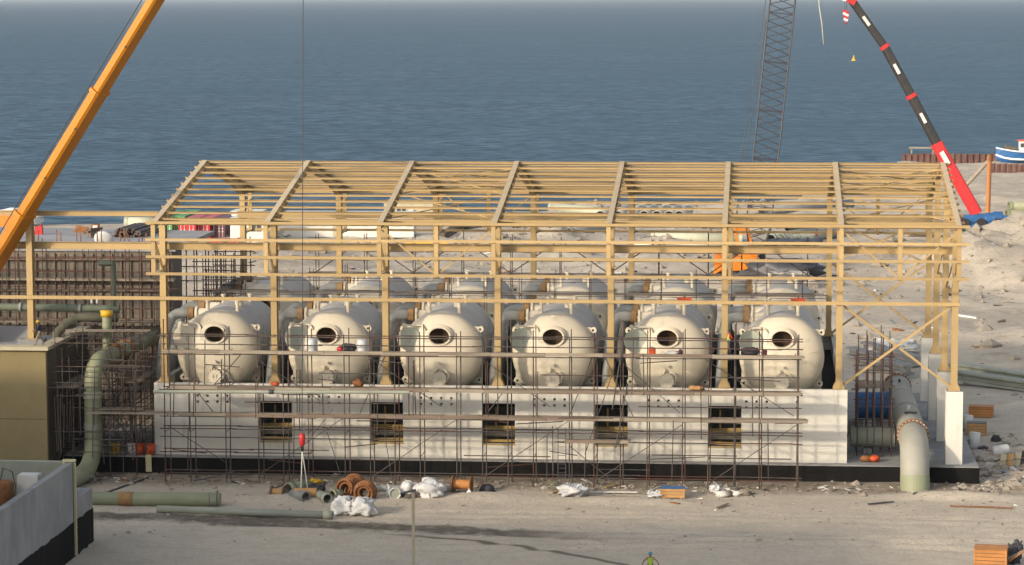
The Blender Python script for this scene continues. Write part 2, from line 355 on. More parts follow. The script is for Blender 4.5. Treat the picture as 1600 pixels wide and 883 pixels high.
def sea():
    s = 60000
    o = mesh_obj('sea', [(-s,150,SEA),(s,150,SEA),(s,s,SEA),(-s,s,SEA)], [(0,1,2,3)], M_DARK)
    o['kind'] = 'structure'; o['label'] = 'blue-grey rippled sea reaching to the hazy horizon'
    m = bpy.data.materials.new('sea_water'); m.use_nodes = True; nt = m.node_tree; b = nt.nodes['Principled BSDF']
    N = nt.nodes.new; L = nt.links.new
    b.inputs['Roughness'].default_value = .5; b.inputs['IOR'].default_value = 1.33; b.inputs['Specular IOR Level'].default_value = .10
    geo = N('ShaderNodeNewGeometry')
    def noise(s, det, st, ro=.55):
        mp = N('ShaderNodeMapping'); mp.inputs['Scale'].default_value = st; mp.inputs['Rotation'].default_value = (0,0,.12); L(geo.outputs['Position'], mp.inputs[0])
        n = N('ShaderNodeTexNoise'); n.inputs['Scale'].default_value = s; n.inputs['Detail'].default_value = det; n.inputs['Roughness'].default_value = ro
        L(mp.outputs[0], n.inputs['Vector']); return n.outputs[0]
    def mr(s, a, c, lo=0, hi=1):
        r = N('ShaderNodeMapRange'); r.inputs[1].default_value = a; r.inputs[2].default_value = c; r.inputs[3].default_value = lo; r.inputs[4].default_value = hi; L(s, r.inputs[0]); return r.outputs[0]
    def mix(f_, A, B):
        x = N('ShaderNodeMix'); x.data_type = 'RGBA'; L(f_, x.inputs[0])
        for s_, q in ((x.inputs[6], A), (x.inputs[7], B)):
            if isinstance(q, tuple): s_.default_value = (*q, 1)
            else: L(q, s_)
        return x.outputs[2]
    col = mix(mr(noise(.0035, 5, (.35,1,1)), .35, .65), (.095,.175,.245), (.105,.185,.25))
    col = mix(mr(noise(.05, 7, (.4,1,1), .65), .42, .62, 0, .7), col, (.05,.10,.15))
    col = mix(mr(noise(.30, 5, (.5,1,1), .65), .45, .56, 0, .9), col, (.022,.055,.09))
    col = mix(mr(noise(.0016, 4, (.5,1,1), .5), .42, .60, 0, .75), col, (.05,.11,.16))
    col = mix(mr(noise(.012, 6, (.2,1,1), .6), .55, .68, 0, .5), col, (.04,.085,.13))
    foam = mr(noise(.09, 9, (.3,1.3,1), .75), .725, .76, 0, .7)
    col = mix(foam, col, (.5,.55,.58))
    L(col, b.inputs['Base Color'])
    b1 = N('ShaderNodeBump'); b1.inputs['Distance'].default_value = 2.5; b1.inputs['Strength'].default_value = .8; L(noise(.22, 8, (.5,1,1), .6), b1.inputs['Height'])
    L(b1.outputs[0], b.inputs['Normal'])
    o.data.materials.clear(); o.data.materials.append(m)
sea()
# ------------------------------------------------------------------ plinth, concrete filter house, pedestals
pl = thing('concrete_plinth', 'long concrete base slab with black bitumen-coated edge under the white building', 'base slab', (24,-.9,-1.4))
box2('slab', (-7.2,-.9,-1.5), (57.7,35,0), M_CONC, pl)
box2('bitumen_band', (-7.15,-.94,-1.5), (57.74,-.903,-.07), M_BITUM_SHADE, pl)
box2('bitumen_band', (57.703,-.9,-1.5), (57.75,35,-.07), M_BITUM_SHADE, pl)

WT = 5.17; WX0, WX1 = -.7, 48.6; DECK = 4.0
def grid_wall(name, xs, zs, hole, y0, y1, m, parent):
    """wall in the XZ plane between y0 (front) and y1, with open cells"""
    v = []; f = []; idx = {}
    def vid(i, k, s):
        key = (i, k, s)
        if key not in idx: idx[key] = len(v); v.append((xs[i], (y0, y1)[s], zs[k]))
        return idx[key]
    nx, nz = len(xs)-1, len(zs)-1
    solid = [[not hole((xs[i]+xs[i+1])/2, (zs[k]+zs[k+1])/2) for k in range(nz)] for i in range(nx)]
    S = lambda i, k: 0 <= i < nx and 0 <= k < nz and solid[i][k]
    for i in range(nx):
        for k in range(nz):
            if not solid[i][k]: continue
            a = lambda p, q, s: vid(i+p, k+q, s)
            f.append((a(0,0,0), a(1,0,0), a(1,1,0), a(0,1,0))); f.append((a(1,0,1), a(0,0,1), a(0,1,1), a(1,1,1)))
            if not S(i-1,k): f.append((a(0,0,1), a(0,0,0), a(0,1,0), a(0,1,1)))
            if not S(i+1,k): f.append((a(1,0,0), a(1,0,1), a(1,1,1), a(1,1,0)))
            if not S(i,k-1): f.append((a(0,0,1), a(1,0,1), a(1,0,0), a(0,0,0)))
            if not S(i,k+1): f.append((a(0,1,0), a(1,1,0), a(1,1,1), a(0,1,1)))
    return mesh_obj(name, v, f, m, parent)
WIN = [(6.96+7.985*i, 9.27+7.985*i) for i in range(5)]; WZ = (1.05, 3.95)
HOLES = []
for i in range(6):
    c = 3.5+8.05*i if i < 5 else 42.6
    for k in range(4 if i < 5 else 3):
        for z in (4.28, 3.85): HOLES.append((c-1.05+.72*k, z))
for z in (4.72, 4.28, 3.85): HOLES.append((45.1, z))
HS = .085
xs = sorted({WX0, WX1, *[x for w in WIN for x in w], *[h[0]+s for h in HOLES for s in (-HS, HS)]})
zs = sorted({0, WT, *WZ, *[h[1]+s for h in HOLES for s in (-HS, HS)]})
def is_hole(x, z):
    if any(a < x < b for a, b in WIN) and WZ[0] < z < WZ[1]: return True
    return any(abs(x-h[0]) < HS and abs(z-h[1]) < HS for h in HOLES)
house = thing('filter_house', 'long white concrete building carrying the tanks, with five dark window openings', 'building', (24,15,0))
grid_wall('front_wall', xs, zs, is_hole, 0, .4, M_WHITE, house)
box2('side_wall', (WX0,.402,0), (WX0+.4,31.5,WT-.004), M_WHITE, house)
box2('side_wall', (WX1-.4,.402,0), (WX1,31.5,WT-.004), M_WHITE, house)
box2('rear_wall', (WX0+.402,31.1,0), (WX1-.402,31.5,WT-.004), M_WHITE, house)
box2('deck', (WX0+.402,.402,DECK-.35), (WX1-.402,31.098,DECK), M_BITUM_SHADE, house)  # black deck colour stands in for the deep shade between the tanks
box2('floor', (WX0+.402,.402,.004), (WX1-.402,31.098,.05), M_CONC, house)
box2('partition_wall', (WX0+.402,6,.05), (WX1-.402,6.3,DECK-.352), M_CONC, house)
for a, b in WIN:
    for k, (z, dz, y, ov) in enumerate(((1.2,.26,.55,.0),(1.55,.30,1.0,.3),(1.95,.42,1.5,.1),(2.45,.2,2.2,.35))):
        box('formwork_board', ((a+b)/2+random.uniform(-.1,.1), y+.05, z), (b-a+.2, .12, dz*random.uniform(.7,1)), M_TIMB if k % 2 == 0 else M_BOARD[1], house, rot=Matrix.Rotation(random.uniform(-.03,.03), 4, 'Y'))
    box2('window_sill', (a-.05,-.03,WZ[0]-.09), (b+.05,.0-.003,WZ[0]), M_TIMB, house)
    box('prop', ((a+b)/2-.35, 1.6, 1.85), (.12,.12,3.5), M_TIMB, house)
PEDY = [.6,10.7,20.8,30.9]
for k, y in enumerate(PEDY):
    t = thing('column_pedestal', ['white concrete pedestal at the front right corner, nearest of the row', 'second white concrete pedestal behind the front right corner',
              'third white concrete pedestal behind the front right corner', 'farthest white concrete pedestal of the right end row'][k], 'pedestal', (56,y,0), 'white pedestals under the right end columns')
    box2('pier', (55.45,y-.62,0), (56.6,y+.62,WT-.05), M_WHITE, t); box2('cap', (55.5,y-.55,WT-.05), (56.55,y+.55,WT), M_CONC, t)

# ------------------------------------------------------------------ steel frame
fr = thing('steel_building_frame', 'beige steel portal frame of the unfinished shed standing over the tanks', 'steel frame', (28,15,WT))
NX = 8; FX = [8*i for i in range(8)]; YF, YR, YM = .6, 30.9, 15.75
ZE, ZR = 17.44, 20.19
def roof(y): return ZE+(ZR-ZE)*(1-abs(y-YM)/(YM-YF))
OV = 3.2
def col_base(x, y, z):
    box2('base_plate', (x-.42,y-.5,z+.004), (x+.42,y+.5,z+.05), M_STEEL, fr)
    for s in (-1, 1):
        for yy in (-.36, .36):
            v = [(x+s*.215,y+yy-.012,z+.05),(x+s*.40,y+yy-.012,z+.05),(x+s*.40,y+yy-.012,z+.16),(x+s*.215,y+yy-.012,z+.5)]
            v += [(a,b+.024,c) for a,b,c in v]
            mesh_obj('gusset', v, [(0,1,2,3),(7,6,5,4),(0,4,5,1),(1,5,6,2),(2,6,7,3),(3,7,4,0)], M_STEEL, fr)
def column(x, y, z0, z1): ibeam('column', (x,y,z0), (x,y,z1), .43, .72, M_STEEL, fr, Vector((0,1,0)) if True else None)
for x in FX:
    for y in (YF, YR):
        column(x, y, WT+.05, roof(y)-.3); col_base(x, y, WT)
for y in PEDY[1:3]:
    column(56, y, WT+.05, roof(y)-.9); col_base(56, y, WT)
column(-9.7, YF, 8.26, 17.2); 
box2('base_plate', (-10.1,YF-.45,8.2), (-9.3,YF+.45,8.255), M_STEEL, fr)
def rafter(x, side):
    ys = [YF-OV, YF-.4, YF, 5.0, 9.0, YM]; dep = [.32, .62, 1.15, .72, .62, .70]
    if side: ys = [2*YM-y for y in ys]
    v = []; f = []; idx = []
    def slab(top, bot, hw, mi):
        n = len(ys); b = len(v)
        for s in (-hw, hw):
            for k in range(n): v.append((x+s, ys[k], top[k]))
            for k in range(n): v.append((x+s, ys[k], bot[k]))
        A = lambda s, r, k: b+s*2*n+r*n+k
        for k in range(n-1):
            for q in ((A(0,0,k),A(1,0,k),A(1,0,k+1),A(0,0,k+1)), (A(0,1,k),A(0,1,k+1),A(1,1,k+1),A(1,1,k)),
                      (A(0,0,k),A(0,0,k+1),A(0,1,k+1),A(0,1,k)), (A(1,0,k),A(1,1,k),A(1,1,k+1),A(1,0,k+1))):
                f.append(q if not side else tuple(reversed(q))); idx.append(mi)
        for k in (0, n-1): f.append((A(0,0,k),A(1,0,k),A(1,1,k),A(0,1,k))); idx.append(mi)
    top = [roof(y)+.012 for y in ys]; bot = [t-d for t, d in zip(top, dep)]
    slab(top, [t-.035 for t in top], .19, 1); slab([t-.035 for t in top], [b+.035 for b in bot], .02, 0); slab([b+.035 for b in bot], bot, .2, 0)
    mesh_obj('rafter', v, f, M_STEEL, fr, mats=[M_STEEL, M_FLANGE], idx=idx)
for x in FX: rafter(x, 0); rafter(x, 1)
def channel_geo(w, h, t):       # Z-like purlin: web plus two lips
    o = [(-w,h/2),(t,h/2),(t,-h/2+t),(w,-h/2+t),(w,-h/2),(0,-h/2),(0,h/2-t),(-w,h/2-t)]
    n = 8; v = [(p[0],p[1],z) for z in (0,1) for p in o]
    f = [((i+1)%n, i, n+i, n+(i+1)%n) for i in range(n)]
    for s, fl in ((0,False),(n,True)):
        for q in ((0,1,6,7),(1,2,5,6),(2,3,4,5)): f.append(tuple(s+k for k in (reversed(q) if fl else q)))
    return v, f
def purlin(name, p0, p1, h=.24, w=.10):
    me = shared(('channel', h, w), lambda: channel_geo(w, h, .012), M_STEEL)
    Mx, L = frame_matrix(p0, p1); return link(bpy.data.objects.new(name, me), fr, Mx @ Matrix.Diagonal((1,1,L,1)))
NP = 9
for k in range(NP+1):
    y = YM-.12-(YM-.12-YF)*k/NP
    for yy in ((y, 2*YM-y)):
        purlin('purlin', (-.45, yy, roof(yy)-.1), (56.45, yy, roof(yy)-.1), .155)
        for x in FX: box('cleat', (x+.3, yy+.03, roof(yy)-.14), (.12,.03,.2), M_FLANGE, fr)
for yy in (YF-1.7, YF-OV+.15, 2*YM-YF+1.7, 2*YM-YF+OV-.15):
    purlin('purlin', (-.45, yy, roof(yy)-.1), (56.45, yy, roof(yy)-.1), .155)
ibeam('eave_beam', (-34, YF+.05, 17.25), (-.3, YF+.05, 17.25), .22, .36, M_STEEL, fr)
ibeam('eave_beam', (-.3, YF+.05, 16.75), (56.2, YF+.05, 16.75), .2, .30, M_STEEL, fr)
ibeam('eave_beam', (-.3, YR, 16.75), (56.2, YR, 16.75), .2, .30, M_STEEL, fr)
# crane runway beams on brackets
for yy, sgn in ((YF+.85, 1), (YR-.85, -1)):
    ibeam('crane_beam', (-34 if sgn > 0 else -.3, yy, 14.88), (56.2, yy, 14.88), .34, .52, M_STEEL, fr)
    for x in FX: box('bracket', (x, yy-sgn*.1, 14.49), (.3,.6,.22), M_STEEL, fr)
# girts on the column lines
for yy in (YF-.45,): bar('girt', (-34, yy, 11.25), (56.3, yy, 11.25), .14, .24, M_STEEL, fr)
for z in (11.2,): bar('girt', (-.3, YR+.45, z), (56.3, YR+.45, z), .14, .22, M_STEEL, fr)
for z in (11.2, 14.9): bar('girt', (56.3, YF+.4, z), (56.3, YR-.4, z), .14, .22, M_STEEL, fr)
# canopy fascia, front and rear: hangers, girts, bracket struts
for side in (0, 1):
    mir = lambda y: y if not side else 2*YM-y
    yo = mir(YF-OV); zt, zb = 16.78, 13.25
    mids = [20, 52]
    for x in FX + mids:
        bar('fascia_post', (x,yo,zb-.1), (x,yo,zt), .30, .22, M_STEEL, fr, Vector((0,1,0)))
        if x not in mids:
            bar('bracket_strut', (x,mir(YF-OV+.1),zt-.9), (x,mir(YF-.36),zb+.15), .14, .16, M_STEEL, fr)
            bar('bracket_chord', (x,mir(YF-OV+.1),zb), (x,mir(YF-.36),zb+.02), .2, .14, M_FLANGE, fr)
    yg = mir(YF-OV-.19)
    for z in (16.90, 15.70, 14.50, 13.30): bar('fascia_girt', (-.5,yg,z), (56.7,yg,z), .14, .19, M_STEEL, fr)
    for x in mids:
        for s in (-1, 1): bar('fascia_brace', (x+s*3.8,mir(YF-OV+.12),zt-.35), (x+s*.25,mir(YF-OV+.12),zb+.25), .09, .11, M_STEEL, fr)
# wall bracing in the open end bay
for yy in (YF, YR):
    for a, b in (((48.3,yy,11.0),(55.7,yy,5.45)), ((55.7,yy,11.0),(48.3,yy,5.45))):
        for o in (-.06, .06): bar('wall_brace', Vector(a)+Vector((0,o+(.13 if a[0] < 50 else 0),0)), Vector(b)+Vector((0,o+(.13 if a[0] < 50 else 0),0)), .05, .16, M_STEEL, fr)
    if yy == YR:
        for a, b in (((48.3,yy,14.5),(55.7,yy,11.2)), ((55.7,yy+.1,14.5),(48.3,yy+.1,11.2))): bar('wall_brace', a, b, .07, .14, M_STEEL, fr)
for (xa, xb) in ((16,24),(48,56)):       # roof cross bracing
    for ya, yb in ((YF+.4,8.0),(8.0,YM-.3)):
        for s in (0, 1):
            p, q = (xa+.2, ya), (xb-.2, yb)
            if s: p, q = (xb-.2, ya), (xa+.2, yb)
            for mirr in (0, 1):
                A = [p[0], p[1] if not mirr else 2*YM-p[1]]; B = [q[0], q[1] if not mirr else 2*YM-q[1]]
                tube('roof_brace', (*A, roof(A[1])-.55-.05*s), (*B, roof(B[1])-.55-.05*s), .05, M_STEEL, fr)
for y in PEDY[:3]:                      # end wall braces
    bar('wall_brace', (56,y+.4,14.6), (56,y+9.7,11.4), .07, .12, M_STEEL, fr)

# ------------------------------------------------------------------ pressure vessels
VR, VL, VH, AX = 3.0, 9.4, 1.5, 3.05
def vessel_proto():
    root = thing('pressure_vessel', 'x', 'tank', (0,0,0))
    def prof(R_, H_, off):
        a = [(-H_*math.cos(t), R_*math.sin(t)) for t in np.linspace(0, math.pi/2, 13)]
        b = [(VL+H_*math.sin(t), R_*math.cos(t)) for t in np.linspace(0, math.pi/2, 9)]
        a[0] = (a[0][0], 0); b[-1] = (b[-1][0], 0)
        return a + [(VL/3,R_),(2*VL/3,R_)] + b
    v1, f1 = lathe_geo(prof(VR, VH, 0), 56, 'y'); v2, f2 = lathe_geo(prof(VR-.05, VH-.05, 0), 56, 'y')
    n = len(v1); V = [(x,y,z+AX) for x,y,z in v1+v2]; F = f1 + [tuple(n+i for i in reversed(q)) for q in f2]
    tmp = mesh_obj('shell', V, F, M_VESSEL); MHZ, MHR = AX+1.42, .72
    cv, cf = lathe_geo([(-2.2,0),(-2.2,MHR),(-.6,MHR),(-.6,0)], 32, 'y'); cut = mesh_obj('cutter', [(x,y,z*.82+MHZ) for x,y,z in cv], cf, M_VESSEL)
    bm_ = tmp.modifiers.new('b', 'BOOLEAN'); bm_.operation = 'DIFFERENCE'; bm_.object = cut; bm_.solver = 'EXACT'
    bpy.context.view_layer.update()
    me = bpy.data.meshes.new_from_object(tmp.evaluated_get(bpy.context.evaluated_depsgraph_get()))
    bpy.data.objects.remove(cut); bpy.data.objects.remove(tmp)
    me.name = 'shell'; me.materials.clear(); me.materials.append(M_VESSEL); me.materials.append(M_LINING); me.materials.append(M_VCYL)
    for p in me.polygons:
        c = p.center; r = math.hypot(c.x, c.z-AX)
        yy = min(max(c.y, 0), VL); q = (r/VR)**2 + ((c.y-yy)/VH)**2
        p.use_smooth = True; p.material_index = 1 if (c.x*p.normal.x + (c.z-AX)*p.normal.z + (c.y-yy)*p.normal.y) < 0 else (2 if .03 < c.y < VL else 0)
    sh = link(bpy.data.objects.new('shell', me), root)
    for yy in (0.02, VL/3, 2*VL/3, VL-.02): lathe('weld_seam', [(-.03,VR-.01),(-.012,VR+.012),(.012,VR+.012),(.03,VR-.01)], M_VESSEL, sh, T(0,yy,AX), 56, 'y')
    for k in range(8):                # petal welds on the dished front head
        a = k*math.pi/4+.2; pts = [(VR*math.sin(t)*math.cos(a), -VH*math.cos(t)*1.003, AX+VR*math.sin(t)*math.sin(a)) for t in np.linspace(.62, 1.5, 9)]
        if not (.9 < a < 2.3): pipe('weld_seam', pts, .018, M_VESSEL, sh, 5)
    def surf(r): return -VH*math.sqrt(max(0,1-(r/VR)**2))
    y1 = -1.52
    nk = lathe('manhole_neck', [(-1.0,MHR),(-1.0,.78),(y1+.1,.78),(y1+.1,.85),(y1,.85),(y1,MHR),(-1.0,MHR)], M_VESSEL, root, T(0,0,MHZ) @ Matrix.Diagonal((1,1,.82,1)), 36, 'y', False)
    lathe('reinforcing_ring', [(-1.26,1.02),(-1.36,1.0),(-1.40,.77)], M_VESSEL, root, T(0,0,MHZ) @ Matrix.Diagonal((1,1,.82,1)), 36, 'y')
    box('inner_plate', (.75,.2,MHZ-.05), (1.3,.06,1.6), M_LINING, root); box('inner_plate', (-.2,1.6,MHZ-.3), (3.4,.06,2.4), M_LINING, root)  # added plates standing in for the brown sun patch inside the opening
    # swung-open cover on its davit
    cx, cz, cy = -2.22, MHZ-.24, -1.15
    lid = lathe('manhole_cover', [(0,0),(0,.84),(.09,.84),(.09,0)], M_LID, root, T(cx,cy,cz), 36, 'y', False)
    for k in range(20):
        a = 2*math.pi*k/20; tube('bolt', (cx+.72*math.cos(a),cy-.03,cz+.72*math.sin(a)), (cx+.72*math.cos(a),cy+.12,cz+.72*math.sin(a)), .032, M_VESSEL, lid, 6)
    bar('lifting_bar', (cx+.1,cy-.02,cz-.3), (cx+.1,cy-.02,cz+.3), .04, .04, M_GREYP, lid)
    pipe('davit_arm', [(cx-.25,cy+.05,cz+.70),(cx-.25,cy+.05,cz+.98),(cx+1.0,cy+.05,cz+.98),(-.98,-1.25,cz+.55),(-.98,-1.25,cz-.25)], .075, M_VESSEL, root, 10, .3)
    box('hinge_bracket', (-.98,-1.15,cz+.1), (.16,.34,1.0), M_VESSEL, root)
    lathe('arm_cap', [(0,0),(0,.17),(.1,.17),(.1,0)], M_VESSEL, root, T(cx-.32,cy+.02,cz+.98), 16, 'y', False)
    # lower blind flange
    lz = AX-1.62; ys_ = surf(1.62)
    bl = lathe('blind_flange', [(ys_+.3,.40),(ys_-.16,.40),(ys_-.16,.49),(ys_-.28,.49),(ys_-.28,0)][::-1], M_VESSEL, root, T(0,0,lz), 32, 'y', False)
    for k in range(16):
        a = 2*math.pi*k/16; tube('bolt', (.53*math.cos(a),ys_-.33,lz+.53*math.sin(a)), (.53*math.cos(a),ys_-.10,lz+.53*math.sin(a)), .06, M_VESSEL, bl, 6)
    for s in (-.13,.13): box('handle', (s,ys_-.31,lz+.02), (.04,.06,.22), M_VESSEL, bl)
    pipe('davit_arm', [(.25,ys_-.1,lz+.58),(.5,ys_-.35,lz+.56),(.68,ys_-.38,lz+.35),(.66,ys_-.36,lz-.2)], .07, M_VESSEL, root, 8)
    for (px, pz, pr) in ((-.24,-.86,.16),(.06,-.52,.10)):
        sy = surf(math.hypot(px,pz)); lathe('small_nozzle', [(sy-.28,0),(sy-.28,pr),(sy-.2,pr),(sy-.2,pr*.65),(sy+.05,pr*.65)], M_VESSEL, root, T(px,0,AX+pz), 16, 'y', False)
    tube('drain_valve', (0,surf(2.3)-.35,AX-2.35), (0,surf(2.3)+.4,AX-2.3), .11, M_RUST, root, 10)
    box('valve_wheel', (0,surf(2.3)-.4,AX-2.33), (.42,.06,.14), M_RED, root)
    # lifting lugs
    def lug(x, z, yy, sx):
        prof_ = [(0,-.24),(.55,-.16)]+[(.62+.26*math.cos(t),.26*math.sin(t)) for t in np.linspace(-1.2,1.2,9)]+[(.55,.18),(0,.24)]
        v = [(x+sx*(a-.3),yy+o,z+b) for o in (-.07,.07) for a,b in prof_]; n_ = len(prof_)
        f = [tuple(range(n_)), tuple(range(2*n_-1,n_-1,-1))]+[(i,n_+i,n_+(i+1)%n_,(i+1)%n_) for i in range(n_)]
        if sx > 0: f = [tuple(reversed(q)) for q in f]
        lg = mesh_obj('lifting_lug', v, [tuple(reversed(q)) for q in f], M_VESSEL, root)
        lathe('lug_hole', [(-.085,0),(-.085,.085),(.085,.085),(.085,0)], M_DARK, lg, T(x+sx*.33,yy,z), 12, 'y', False)
    for s in (-1, 1):
        lug(s*2.45, AX+1.75, .25, s); lug(s*2.35, AX-1.95, .4, s); lug(s*2.45, AX+1.75, VL-.5, s)
    # top nozzles
    for (px, py, h, pr) in ((-1.0,1.3,.75,.13),(1.15,1.5,.75,.13),(.75,4.2,.45,.3),(-.9,6.6,.6,.13),(1.0,7.3,.6,.13)):
        zt = AX+math.sqrt(VR**2-px*px)
        lathe('top_nozzle', [(-.2,pr),(h-.1,pr),(h-.1,pr*1.5),(h,pr*1.5),(h,0)], M_VESSEL, root, T(px,py,zt), 16, 'z', False)
    tube('lifting_eye', (-.15,-.45,AX+2.83), (.15,-.45,AX+2.83), .06, M_VESSEL, root)
    # saddles
    for yy in (1.2, VL-1.4):
        top = [(2.75*math.sin(t), AX-2.98*math.cos(t)) for t in np.linspace(-1.15,1.15,17)]
        top = [(x*2.98/2.75, z) for x, z in top]
        o = [(-2.85,0),(2.85,0),(2.85,top[-1][1])]+top[::-1]+[(-2.85,top[0][1])]
        n_ = len(o); v = [(x,yy+s,z) for s in (-.25,.25) for x,z in o]
        f = [(i,(i+1)%n_,n_+(i+1)%n_,n_+i) for i in range(n_)]
        # front/back faces as strips
        for s in (0, n_):
            fan = [s+i for i in range(n_)]
            f.append(tuple(fan) if s == 0 else tuple(reversed(fan)))
        mesh_obj('saddle', v, f, M_VESSEL, root)
    # side inlet pipes rising between the vessels
    for yy, zz in ((2.8,5.5),(6.9,5.5)):
        pp = pipe('inlet_pipe', [(-4.35,yy-3.2,.1),(-4.25,yy-1.5,zz-1.5),(-3.9,yy,zz),(-2.4,yy,zz+.03)], .37, M_GREYP, root, 16, 1.0)
        lathe('flange', [(-.35,.375),(-.35,.45),(.06,.45),(.06,.0)], M_RUSTF, pp, T(-2.4,yy,zz+.03), 20, 'x', False)
        lathe('nozzle', [(-.1,0),(-.1,.52),(.06,.52),(.06,.38),(.9,.38)], M_VESSEL, root, T(-2.12,yy,zz), 20, 'x', False)
    return root
VX = [3.35,11.5,19.64,27.77,35.9,44.03]; ORD = ['leftmost','second from the left','third from the left','fourth from the left','fifth from the left','rightmost']
proto = vessel_proto()
for row, (vy, rn) in enumerate(((3.3,'front'),(21.6,'rear'))):
    for i, x in enumerate(VX):
        M = T(x+.1*row, vy, DECK+.002)
        if row == 0 and i == 0: proto.matrix_basis = M; WM[proto] = M; o = proto
        else: o = copy_tree(proto, M, None, () if row == 0 else ('bolt', 'weld_seam', 'handle'))
        lab = f'cream horizontal pressure tank, {ORD[i]} of the front row, round opening facing out' if row == 0 else f'cream horizontal pressure tank, {ORD[i]} of the rear row, mostly hidden'
        tag(o, lab, 'tank', 'cream pressure tanks in two rows on the deck')
# no two covers hang quite alike
for o in [x for x in bpy.data.objects if x.name.startswith('manhole_cover')]:
    rr_ = random.uniform(-.22,.22); o.matrix_basis = o.matrix_basis @ Matrix.Rotation(rr_,4,'Z') @ Matrix.Rotation(random.uniform(-.06,.06),4,'X')
# the first vessel's cover is cream, not grey-green
for c in CH[proto]:
    if c.name.startswith('manhole_cover'):
        c.data = c.data.copy(); c.data.materials[0] = M_VESSEL
# ------------------------------------------------------------------ scaffolds
TR = .041
class Scaffold:
    def __init__(s, label, loc, group=None): s.t = thing('scaffolding', label, 'scaffolding', loc, group)
    def tub(s, name, a, b, r=TR, k=None): return tube(name, a, b, r, M_TUBE[random.choice((0,0,1,2)) if k is None else k], s.t, 6)
    def board(s, a, b, w=.23): return bar('board', a, b, w, .05, random.choice(M_BOARD), s.t)
    def deck(s, x0, x1, y0, y1, z, piece=3.9):
        n = max(1, round((y1-y0)/.25)); x = x0
        while x < x1-.1:
            e = min(x+piece*random.uniform(.85,1.05), x1)
            for k in range(n):
                y = y0+(k+.5)*(y1-y0)/n; dz = random.uniform(-.012,.012)
                s.board((x+random.uniform(0,.12), y+random.uniform(-.02,.02), z+dz), (e+random.uniform(.0,.2), y+random.uniform(-.02,.02), z+dz+random.uniform(-.01,.01)), (y1-y0)/n-.015)
            x = e+.03
    def decky(s, x0, x1, y0, y1, z):
        n = max(1, round((x1-x0)/.25))
        for k in range(n): s.board((x0+(k+.5)*(x1-x0)/n, y0+random.uniform(-.2,.1), z), (x0+(k+.5)*(x1-x0)/n, y1+random.uniform(-.1,.2), z), (x1-x0)/n-.02)
fs = Scaffold('long tube and board scaffolding along the white front wall', (23,-3.7,-1.2))
SX = [1.05,2.82,5.32,7.67,9.44,11.15,13.76,15.51,17.26,19.05,21.6,23.38,25.16,26.9,29.38,31.15,32.92,34.77,37.23,38.99,40.74,42.49,45.03]
YO, YI = -4.4, -3.1
for i, x in enumerate(SX):
    for y, dx in ((YO, 0), (YI, .12)):
        top = random.uniform(9.2, 10.0) if i % 4 else 10.3
        fs.tub('standard', (x+dx+random.uniform(-.04,.04), y, -1.25), (x+dx+random.uniform(-.05,.05), y+random.uniform(-.05,.05), top))
    for z in (-.55, .95, 2.45, 3.5, 5.4, 7.9):
        if z > 3 or random.random() < .75: fs.tub('transom', (x+.06, YO-.25, z-.06), (x+.06, YI+random.uniform(.3,.9), z-.06), .027)
    if i % 2 == 0 or i < 3:
        for z in (5.4, 7.9): fs.tub('wall_tie', (x-.1, YI, z-.1), (x-.1, -.1 if z < 5.6 else -.9, z-.1), .027)
for y in (YO+.05, YI-.05):
    for z in (-.55, .95, 2.0, 2.6, 3.45, 4.5, 5.35, 6.6, 7.85, 8.55, 9.1):
        if z in (8.55, 2.0, 4.5, 6.6) and y > -4: continue
        x = SX[0]-.4
        while x < SX[-1]:
            e = min(x+random.uniform(5.4,6.4), SX[-1]+.4)
            if not (z in (.95, 2.0, 4.5, 6.6) and random.random() < .4): fs.tub('ledger' if z < 8 else 'guard_rail', (x, y, z+random.uniform(-.03,.03)), (e, y, z+random.uniform(-.03,.03)))
            x = e-.3
def toe(s_, x0, x1, y, z):
    x = x0
    while x < x1-.2:
        e = min(x+random.uniform(3.3,4.2), x1); dz = random.uniform(-.03,.03)
        bar('toe_board', (x,y,z+dz), (e-.03,y+random.uniform(-.02,.02),z+dz+random.uniform(-.02,.02)), .045, .23, random.choice(M_BOARD), s_.t); x = e
toe(fs, 1.0, 45.5, -4.47, 8.03); toe(fs, 1.4, 45.3, -4.47, 5.46); toe(fs, 2.0, 45.8, -4.47, 3.58); toe(fs, 29.1, 33.5, -4.5, 2.06)
fs.deck(1.0, 45.4, -4.35, -3.15, 7.98)
fs.deck(1.3, 45.2, -4.25, -3.0, 5.48)
fs.deck(-4.6, 45.7, -4.35, -3.1, 3.58)
fs.deck(29.1, 33.5, -4.45, -3.6, 2.05)
for k in range(18):      # loose boards lying on the decks
    x = random.uniform(1.5, 41); z = random.choice((8.04,5.54,3.64)); y = random.uniform(-4.2,-3.3)
    fs.board((x,y,z), (x+random.uniform(1.5,3.8), y+random.uniform(-.3,.3), z))
for a, b, c, d in ((408,740,538,652),(579,747,714,655),(755,746,891,656),(929,753,1067,663),(1106,756,1245,664),(889,696,962,756),(400,561,500,626),
                   (572,555,690,636),(747,557,860,636),(962,558,1062,645),(1102,562,1240,650),(262,665,352,722),(480,690,520,640),(511,675,532,742),(600,672,612,745)):
    fs.tub('brace', P(a,b,YO-.06), P(c,d,YO-.06), .028, 1)
for a, b, c, d in ((957,640,972,540),(962,700,980,600)): fs.tub('brace', P(a,b,YO-.3), P(c,d,YO-.2), .05, 1)
for k in range(34):      # odd tubes lashed on where they were needed
    x = random.uniform(1,44); z = random.choice((-.6,2.3,3.4,5.3)); y = random.choice((YO-.08, YI+.08, -3.75))
    fs.tub('standard', (x,y,z), (x+random.uniform(-.12,.12),y,z+random.uniform(2.6,4.6)), .038, random.choice((0,1,1,2)))
